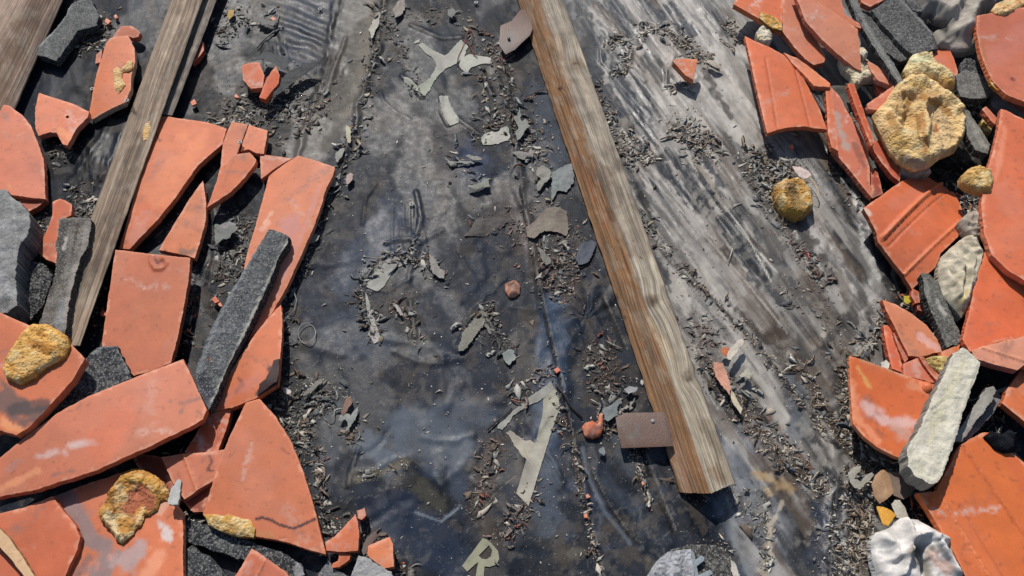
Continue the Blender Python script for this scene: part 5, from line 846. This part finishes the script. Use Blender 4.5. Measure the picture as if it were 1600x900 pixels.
# ================================================================ TORN FILM FLAKES, one object each
GS = 'torn flakes of sheet lying on the underlay'
FL = [  # label, outline, colour, height
 ('long cream strip of torn sheet near the top of the rafter band', [(576,47),(583,32),(590,20),(595,19),(592,35),(585,52),(581,60)], '#a8a396', .008),
 ('thin cream strip lower down the rafter band', [(540,195),(545,197),(548,207),(547,225),(543,222),(541,210)], '#b3ab93', .008),
 ('pale flap beside the tip of the long tile shard', [(524,240),(532,232),(538,231),(535,244),(528,254),(525,252)], '#8e8b85', .012),
 ('grey flap with a wire at the top of the long tile shard', [(506,290),(520,277),(530,288),(524,292),(514,291)], '#8d8880', .012),
 ('pink white flake right of the long tile shard', [(541,275),(547,270),(552,272),(550,282),(543,288),(540,284)], '#b39a94', .012),
 ('grey triangle flap halfway down the long tile shard', [(486,362),(500,368),(495,376),(483,382),(481,374)], '#8a877e', .010),
 ('silver scrap pair upper bar in the blue patch', [(694,246),(708,252),(743,252),(740,256),(712,255),(704,260)], '#8b8a84', .010),
 ('silver scrap pair lower bar in the blue patch', [(727,243),(733,241),(753,247),(752,250),(738,249)], '#8e8c82', .012),
 ('folded silver scrap below the silver pair', [(728,290),(745,288),(757,278),(763,279),(767,292),(755,291),(742,296)], '#7d7d75', .014),
 ('right curl of the torn ring of print', [(670,397),(677,400),(682,410),(687,420),(695,422),(694,435),(686,434),(677,428),(672,414)], '#8d8b82', .010),
 ('white flake inside the torn ring of print', [(614,477),(619,475),(626,482),(630,492),(626,493),(620,484)], '#9a978e', .010),
 ('arrow shaped grey flap above the letter A', [(716,548),(722,520),(740,500),(752,484),(762,490),(764,508),(770,520),(765,522),(758,510),(750,516),(736,535),(724,548)], '#78746a', .008),
 ('small white flake right of the arrow flap', [(783,552),(795,545),(803,548),(805,562),(797,570),(790,566)], '#8d8f8e', .008),
 ('white fork shaped scrap below the wire rings', [(528,656),(532,648),(542,646),(548,650),(555,640),(560,635),(558,648),(552,660),(545,672),(538,675),(543,662),(540,655),(534,658)], '#8c8d88', .012),
 ('brown curled scrap above the fork shaped scrap', [(532,645),(537,632),(543,619),(549,618),(550,630),(543,640),(535,650)], '#8a6a58', .014),
 ('pale pointed sliver left of the brown curled scrap', [(473,617),(482,608),(492,598),(500,593),(503,596),(494,606),(484,612),(475,619)], '#807d74', .010),
 ('white chip at the foot of the charred shard', [(441,607),(446,605),(453,609),(455,613),(450,616),(444,613)], '#c9c3b8', .014),
 ('grey leaf shaped scrap by the left batten top', [(346,350),(360,345),(370,350),(366,358),(352,366),(342,362)], '#85847f', .016),
 ('crisp grey flap right of the slim triangular shard', [(336,350),(346,352),(350,356),(362,354),(368,352),(370,358),(360,370),(345,376),(338,382),(336,372)], '#777774', .018),
 ('dark pointed flap under the two small orange shards', [(392,95),(412,80),(440,86),(452,96),(446,110),(430,100),(412,92)], '#34373b', .030),
 ('black folded flap right of the small orange shards', [(436,128),(452,110),(478,98),(500,96),(486,108),(466,122),(448,138),(425,152)], '#2d2f32', .026),
 ('grey triangle flap near the top seam', [(400,24),(420,32),(434,30),(428,40),(410,38),(401,33)], '#6d6c68', .014),
 ('big pale film flap left of the centre batten', [(862,270),(875,262),(893,254),(897,270),(896,285),(885,300),(872,298),(862,312)], '#7e8582', .005),
 ('pink stained film flap left of the centre batten', [(822,355),(838,342),(855,325),(868,322),(886,330),(888,355),(886,368),(870,362),(850,360),(835,372),(824,370)], '#7f7368', .004),
 ('blue grey flap below the pink stained one', [(902,395),(908,380),(925,375),(932,380),(926,398),(918,410),(904,414),(899,405)], '#4c545e', .005),
 ('pale pointed flap on the long fold', [(840,386),(848,390),(860,404),(861,410),(852,416),(846,404)], '#78746c', .008),
 ('grey zigzag scrap near the top of the centre batten', [(803,182),(809,180),(812,168),(815,190),(822,186),(828,196),(820,204),(815,214),(808,220),(806,206),(810,200)], '#85857f', .012),
 ('ragged white scrap left of the big pale flap', [(840,262),(848,258),(856,262),(862,270),(858,280),(850,286),(842,298),(838,290),(846,280),(836,274)], '#8b877f', .014),
 ('white ragged scrap at the kink of the long fold', [(800,238),(812,236),(826,240),(830,232),(836,238),(832,246),(824,244),(820,250),(808,246)], '#86837b', .010),
 ('grey film bowl left of the metal plate', [(942,640),(958,630),(968,622),(972,628),(964,640),(968,650),(958,652),(950,658),(943,655)], '#717977', .012),
 ('white film corner above the metal plate', [(975,608),(984,603),(996,605),(992,612),(982,616)], '#a7aba8', .014),
 ('bone white chip standing right of the centre batten', [(1136,556),(1141,546),(1152,532),(1160,528),(1162,534),(1154,546),(1146,556),(1139,562)], '#c7bfae', .030),
 ('orange chip under the bone white chip', [(1127,545),(1136,540),(1140,546),(1136,556),(1130,555)], '#c9754c', .020),
 ('peach coloured peel right of the centre batten', [(1116,566),(1130,568),(1136,585),(1142,605),(1140,618),(1130,604),(1120,590),(1115,578)], '#c08d74', .016),
 ('cream peel continuing below the peach coloured one', [(1140,606),(1145,612),(1152,625),(1160,640),(1158,648),(1148,634),(1142,620)], '#c0b39a', .014),
 ('star shaped white scrap right of the peach peel', [(1155,586),(1162,582),(1170,574),(1172,582),(1180,580),(1174,588),(1170,592),(1164,588),(1157,590)], '#b8b1a2', .022),
 ('curled white scrap right of the orange triangle', [(1104,93),(1112,94),(1118,98),(1128,103),(1129,106),(1120,106),(1112,102),(1106,98)], '#a9a192', .018),
 ('pink white flake above the amber foam ball', [(1238,260),(1250,260),(1264,268),(1268,274),(1256,280),(1248,276),(1242,268)], '#cdbdb0', .030),
 ('white bow shaped scrap above the tan leaf', [(1325,740),(1332,732),(1345,728),(1340,738),(1334,748),(1345,752),(1352,744),(1362,738),(1366,742),(1355,754),(1345,764),(1335,762),(1328,752)], '#a8a196', .020),
 ('white lump at the lip of the cup tile', [(1376,566),(1384,562),(1390,568),(1388,576),(1378,576)], '#d8d4c8', .040),
 ('white chip pile below the leaf shaped shard', [(1452,522),(1462,518),(1474,526),(1470,532),(1458,530)], '#bdb8ac', .045),
 ('white shard at the bottom by the dark plate', [(1142,874),(1150,882),(1156,898),(1156,910),(1148,908),(1142,890)], '#c3beb2', .016),
 ('small peeled tongue of sheet below the metal plate', [(936,702),(942,698),(946,706),(944,712),(937,708)], '#808487', .014),
 ('grey flap of sheet beside the seam at the top', [(700,15),(708,12),(712,20),(706,28),(699,24)], '#7a7a76', .012),
 ('pale flap next to the top of the centre batten', [(622,2),(632,-2),(634,10),(628,22),(617,28),(614,14)], '#8a7f78', .009),
 ('brown bark like scrap crossing the centre of the sheet', [(725,368),(737,355),(745,342),(765,340),(795,342),(800,352),(775,360),(755,370)], '#4d4945', .004),
]
for lb, pp, cl, z in FL:
    a = random.uniform(0, 180)
    build('sheet_flake', pp, z=z + .002, thick=.0012, m='bit', base=cl, side=cl, curv=(a, random.choice([-1, 1]) * random.uniform(1, 4)), tilt=(random.uniform(-.12, .12), random.uniform(-.1, .1)), nz=.003, ns=60, sp=.003, rough=.0035, var=.3, lip=0, label=lb, cat='flake', group=GS)

# reddish lumps on the sheet
for lb, pp, z, cl in [('rounded reddish brown clay lump on the fold in the middle', [(789,444),(795,440),(806,438),(813,446),(812,458),(804,464),(795,464),(790,456)], .009, '#8c6658'),
                      ('orange clay bulb with a horn left of the metal plate', [(909,668),(915,660),(925,657),(934,662),(937,646),(941,645),(943,668),(938,681),(926,685),(914,681)], .014, '#c4603a')]:
    build('clay_lump', pp, z=z, thick=.008, m='tile', base=cl, dome=.008, domer=.011, nz=.007, ns=75, sp=.004, label=lb, cat='clay lump', group='clay lumps on the underlay')

# ================================================================ WIRES, WASHERS, THREADS
def arc(cu_, cv_, ru, rv, a0, a1, h=.006, n=22): return [gp(cu_ + ru * math.cos(a), cv_ + rv * math.sin(a), h + .004 * math.sin(a * 2)) for a in np.linspace(a0, a1, n)]
tube('wire_loop', arc(480,522,13.5,16,0,6.28)[:-1], .0009, '#a09c94', closed=True, label='round wire ring lying right of the charred shard', cat='wire', group='wire loops')
tube('wire_loop', arc(514,645,9.5,13,0,6.28)[:-1], .0009, '#8f8b84', closed=True, label='smaller oval wire ring above the fan shard', cat='wire', group='wire loops')
tube('wire', arc(518,290,15,14,.2,2.9), .0009, '#aaa59a', label='bent wire at the head of the long tile shard', cat='wire')
tube('wire', [gp(a, b, .006) for a, b in [(452,450),(460,458),(464,470),(460,485),(453,494)]], .001, '#8f8c84', label='bent wire strand beside the long tile shard foot', cat='wire')
tube('wire', [gp(a, b, .006) for a, b in [(402,75),(412,62),(428,50),(432,38),(436,22)]], .0018, '#77756f', label='grey cord curving down from the top seam', cat='wire')
tube('wire', [gp(a, b, .02) for a, b in [(1262,282),(1270,292),(1276,305),(1274,315),(1268,314)]], .0012, '#c9b28c', label='straw coloured strand curling off the amber foam ball', cat='wire')
tube('wire', [gp(a, b, .006) for a, b in [(948,535),(958,540),(971,546)]], .001, '#b0aaa0', label='short pale wire left of the centre batten', cat='wire')
tube('wire', [gp(a, b, .006) for a, b in [(1137,412),(1141,400),(1144,390)]], .001, '#c0b8aa', label='short wire on the pale sheet', cat='wire')
tube('twig', [gp(a, b, .005) for a, b in [(868,603),(880,620),(895,640),(910,655)]], .0016, '#2f2c2a', 'bit', label='thin dark twig right of the letter A', cat='twig')
tube('twig', [gp(a, b, .005) for a, b in [(762,672),(775,660),(790,648),(800,638)]], .0018, '#35322f', 'bit', label='thin dark twig along the top of the letter A', cat='twig')
for a, b, lb in ((643,319,'white washer nail in the middle left of the sheet'), (744,4,'white washer nail at the top edge'), (144,139,'washer nail left of the arched shard'), (198,157,'washer nail at the foot of the arched shard'), (375,222,'washer bolt between the small tile pieces'), (500,14,'washer nail near the top of the rafter band')):
    hh = .045 if b in (157, 222) else .006
    t = gp(a, b, 0); x, y = unproj(a, b, hh); c0 = Vector((float(x), float(y), hh)); c0.z = max(hh, t.z + .004)
    ring = [c0 + Vector((math.cos(q) * .0042, math.sin(q) * .0042, 0)) for q in np.linspace(0, 6.283, 15)[:-1]]
    r = tube('washer_nail', ring, .0016, '#c2bfb8', closed=True, label=lb, cat='nail', group='washer nails')
    tube('nail_shank', [c0 + Vector((0, 0, -.012)), c0 + Vector((0, 0, -.001))], .002, '#4a4644', parent=r)
for i, pp in enumerate([[(732,48),(728,60),(722,75),(716,88),(714,102)], [(724,62),(733,70),(740,85),(746,90)], [(780,92),(788,95),(786,102)], [(735,45),(740,55),(738,66)]]):
    tube('red_thread', [gp(a, b, .006 + .003 * math.sin(k * 2)) for k, (a, b) in enumerate(pp)], .0009, '#8e4440', 'bit', label=['long red thread hanging across the top arm of the torn letter Y', 'red thread curving right from the arm of the torn letter Y', 'short red thread below the small metal plate', 'hooked red thread above the torn letter Y'][i], cat='thread', group='red threads by the torn letter')

# ================================================================ GRIT AND SHREDS (nobody could count them)
LINES += [([(150,420),(150,520)], 16, 260, 30, 6), ([(300,420),(290,540)], 10, 200, 30, 6), ([(330,320),(260,360)], 12, 220, 40, 6), ([(290,720),(300,850)], 22, 300, 40, 6), ([(40,340),(70,440)], 18, 260, 40, 6), ([(500,840),(620,890)], 14, 300, 30, 6), ([(350,180),(430,240)], 14, 200, 40, 6),
 ([(1300,140),(1380,300)], 16, 260, 60, 6), ([(1400,460),(1480,560)], 18, 300, 60, 6), ([(1480,300),(1520,340)], 14, 160, 40, 6), ([(1540,620),(1560,700)], 20, 200, 40, 6), ([(1400,60),(1440,120)], 20, 240, 40, 6), ([(1345,600),(1420,760)], 20, 300, 60, 6), ([(1480,130),(1550,230)], 24, 240, 40, 6), ([(1410,770),(1490,850)], 16, 260, 60, 6)]
PAL = [['#5a564f', '#79746a', '#8d887e', '#45423e', '#a5a196', '#6d5c4e', '#66625b'], ['#8a7765', '#b5a998', '#6d5e52', '#cfc5b4', '#9a8773', '#bfb3a3', '#5b5046'], ['#75685f', '#8f7c70', '#5d534e', '#a49686', '#96604f', '#857b72', '#6b5f57'], ['#a29e94', '#c6c2b6', '#7d786f', '#d8d3c8', '#66615a', '#928a7d'], ['#b05a56', '#c8756a', '#9a8f85', '#7b6860'], ['#9a9a93', '#7e8080', '#5d6163', '#b9b6ac', '#6d6f6e', '#8d8a82', '#7d6a58', '#a39580', '#5e5044'], ['#c26a4c', '#a3543c', '#8f8a82', '#5d544c', '#d98a68', '#6b665f', '#b7aea2']]
rs = np.random.RandomState(12)
def sample(pts, sp_, n):
    P = np.array(pts, float); L = np.hypot(*(P[1:] - P[:-1]).T); cum = np.concatenate([[0], np.cumsum(L)])
    t = rs.rand(n) * cum[-1]; k = np.clip(np.searchsorted(cum, t) - 1, 0, len(L) - 1); f = ((t - cum[k]) / L[k])[:, None]
    q = P[k] * (1 - f) + P[k + 1] * f
    # clumps
    cl = rs.normal(0, 1, (n, 2)) * sp_ * (.45 + .8 * vn(q[:, 0] / 14, q[:, 1] / 14, 3))[:, None]
    return q + cl
def mass(name, V, Fc, C, m):
    me = bpy.data.meshes.new(name); V = V.astype(np.float32)
    me.vertices.add(len(V)); me.vertices.foreach_set('co', V.ravel()); me.loops.add(Fc.size); me.loops.foreach_set('vertex_index', Fc.ravel().astype(np.int32))
    w_ = Fc.shape[1]; me.polygons.add(len(Fc)); me.polygons.foreach_set('loop_start', np.arange(0, Fc.size, w_, dtype=np.int32)); me.polygons.foreach_set('loop_total', np.full(len(Fc), w_, np.int32))
    me.update(calc_edges=True); setcol(me, C); me.materials.append(M[m]); return me
# crumbs: irregular six-cornered grains
B6 = np.array([(1,0,0),(-1,0,0),(0,1,0),(0,-1,0),(0,0,1),(0,0,-1)], float); F8 = np.array([(0,2,4),(2,1,4),(1,3,4),(3,0,4),(2,0,5),(1,2,5),(3,1,5),(0,3,5)])
pos = []; cols = []
for pts, s_, nc, ns_, pal in LINES:
    nc = int(nc * .8)
    if not nc: continue
    q = sample(pts, s_ * 1.35, nc); pos.append(q); pc = np.array([hexlin(h) for h in PAL[pal]]); cols.append(pc[rs.randint(0, len(pc), nc)])
pos = np.concatenate(pos); cols = np.concatenate(cols); n = len(pos)
x, y = unproj(pos[:, 0], pos[:, 1], .003); h = uh(x, y)
sz = np.clip(rs.lognormal(-7.2, .55, n), .0004, .003)
V = B6[None] * (sz[:, None, None] * rs.uniform(.5, 1.4, (n, 6, 1))) + rs.normal(0, .2, (n, 6, 3)) * sz[:, None, None]
a = rs.rand(n) * 6.28; ca, sa = np.cos(a)[:, None], np.sin(a)[:, None]; st = rs.uniform(1, 3.4, n)[:, None]
vx, vy = V[:, :, 0] * st, V[:, :, 1]; V[:, :, 0], V[:, :, 1] = vx * ca - vy * sa, vx * sa + vy * ca; V[:, :, 2] *= .38
V += np.stack([x, y, h + sz * .4], 1)[:, None]
Fc = (F8[None] + (np.arange(n) * 6)[:, None, None]).reshape(-1, 3)
link('grit', mass('grit', V.reshape(-1, 3), Fc, np.repeat(cols, 6, 0), 'bit'), (0, 0, 0), label='fine grit and crumbs strewn over the dark sheet', cat='grit', kind='stuff')
# shreds: bent ribbons of torn film and fibre
pos = []; cols = []; scl = []
for pts, s_, nc, ns_, pal in LINES:
    ns_ = int(ns_ * (.55 if pal == 5 else .55))
    if ns_:
        scl.append(np.full(ns_, 1.9 if pal == 5 else 1.))
        q = sample(pts, s_ * .9, ns_); pos.append(q); pc = np.array([hexlin(h) for h in PAL[pal]]); cols.append(pc[rs.randint(0, len(pc), ns_)])
pos = np.concatenate(pos); cols = np.concatenate(cols); n = len(pos); scl = np.concatenate(scl)
x, y = unproj(pos[:, 0], pos[:, 1], .005); h = uh(x, y)
L = np.clip(rs.lognormal(-4.35, .5, n), .005, .04) * (scl * .8 + .2); wd = np.clip(L * rs.uniform(.04, .22, n), 0.0008, .0045) * (.7 + .3 * scl); hd = rs.rand(n) * 6.28; bend = rs.normal(0, .75, n); lift = rs.uniform(.0, .0026, n) * (L / .012)
S = 6; V = np.zeros((n, S, 3, 3)); px, py = x.copy(), y.copy()
for k in range(S):
    t = k / (S - 1); ang = hd + bend * (t - .5) * 1.6
    px = px + np.cos(ang) * L / S; py = py + np.sin(ang) * L / S
    z_ = h + .0015 + lift * (math.sin(t * 3.14) * .4 + t ** 2 * .8) + rs.normal(0, .0004, n)
    ww = wd * (1 - .7 * abs(2 * t - 1) ** 2) * rs.uniform(.6, 1.2, n); nx_, ny_ = -np.sin(ang), np.cos(ang); tw = rs.normal(0, .2, n) + bend * .22
    V[:, k, 0] = np.stack([px + nx_ * ww, py + ny_ * ww, z_ + ww * tw], 1); V[:, k, 1] = np.stack([px - nx_ * ww, py - ny_ * ww, z_ - ww * tw], 1); V[:, k, 2] = np.stack([px, py, z_ - .0007], 1)
fs = []
for k in range(S - 1):
    for j in range(3):
        a_, b_ = k * 3 + j, k * 3 + (j + 1) % 3; fs.append((a_, b_, b_ + 3, a_ + 3))
Fc = (np.array(fs)[None] + (np.arange(n) * S * 3)[:, None, None]).reshape(-1, 4)
link('torn_shreds', mass('torn_shreds', V.reshape(-1, 3), Fc, np.repeat(cols, S * 3, 0) * rs.uniform(.7, 1.2, (len(cols) * S * 3, 1)), 'bit'), (0, 0, 0), label='curled shreds of torn film and fibre over the sheet', cat='shreds', kind='stuff')

# bodies with parts of their own: one Empty at the base, the body and the rest below it
for o in [q for q in sc.objects if q.parent is None and q.children and q.type == 'MESH' and q.name != 'roof_underlay']:
    n_ = o.name.split('.')[0]
    as_thing(o, {'broken_tile': 'tile_body', 'metal_plate': 'plate', 'washer_nail': 'washer'}.get(n_, 'body'))

# flat flakes of film and paint, thin many-cornered scraps lying on the sheet
pos = []; cols = []; szs = []
for pts, s_, nc, ns_, pal in LINES:
    if s_ > 50: k_ = 26
    else: k_ = int(ns_ * (.8 if pal == 5 else .3)) + 4
    pos.append(sample(pts, s_ * 1.15, k_)); pc = np.array([hexlin(h) for h in (PAL[5] + PAL[1][1:4] + PAL[3][:3] + ['#55585c', '#3f4348'])]); cols.append(pc[rs.randint(0, len(pc), k_)]); szs.append(np.full(k_, .6 if s_ > 50 else 1.))
pos = np.concatenate(pos); cols = np.concatenate(cols) * .85; szs = np.concatenate(szs); n = len(pos)
x, y = unproj(pos[:, 0], pos[:, 1], .005); h = uh(x, y); kk = 6
sz = np.clip(rs.lognormal(-5.85, .55, n), .0010, .0062) * szs
an = np.linspace(0, 6.283, kk + 1)[:-1][None] + rs.uniform(-.35, .35, (n, kk)); rr_ = sz[:, None] * np.where(rs.rand(n, kk) < .4, rs.uniform(.1, .4, (n, kk)), rs.uniform(.7, 1.45, (n, kk))); e_ = rs.uniform(1, 3.0, n)[:, None]; a = (rs.rand(n) * 6.28)[:, None]
lx, ly = np.cos(an) * rr_ * e_, np.sin(an) * rr_; dx, dy = lx * np.cos(a) - ly * np.sin(a), lx * np.sin(a) + ly * np.cos(a)
tx, ty, kv = rs.normal(0, .10, (n, 1)), rs.normal(0, .10, (n, 1)), rs.uniform(-8, 14, (n, 1))
zz = h[:, None] + .0017 + np.abs(dx * tx) + dy * ty * .5 + kv * dx * dx + rs.uniform(0, .0006, (n, kk))
V = np.zeros((n, 2 * kk + 2, 3)); V[:, :kk] = np.stack([x[:, None] + dx, y[:, None] + dy, zz], 2); V[:, kk] = np.stack([x, y, h + .0019], 1)
V[:, kk + 1:] = V[:, :kk + 1]; V[:, kk + 1:, 2] -= .0007
fs = [(j, (j + 1) % kk, kk) for j in range(kk)] + [((j + 1) % kk + kk + 1, j + kk + 1, 2 * kk + 1) for j in range(kk)]
for j in range(kk): q = (j + 1) % kk; fs += [(j, j + kk + 1, q + kk + 1), (j, q + kk + 1, q)]
Fc = (np.array(fs)[None] + (np.arange(n) * (2 * kk + 2))[:, None, None]).reshape(-1, 3)
link('film_flakes', mass('film_flakes', V.reshape(-1, 3), Fc, np.repeat(cols, 2 * kk + 2, 0), 'bit'), (0, 0, 0), label='thin pale flakes of film peeled off the sheet', cat='flakes', kind='stuff')
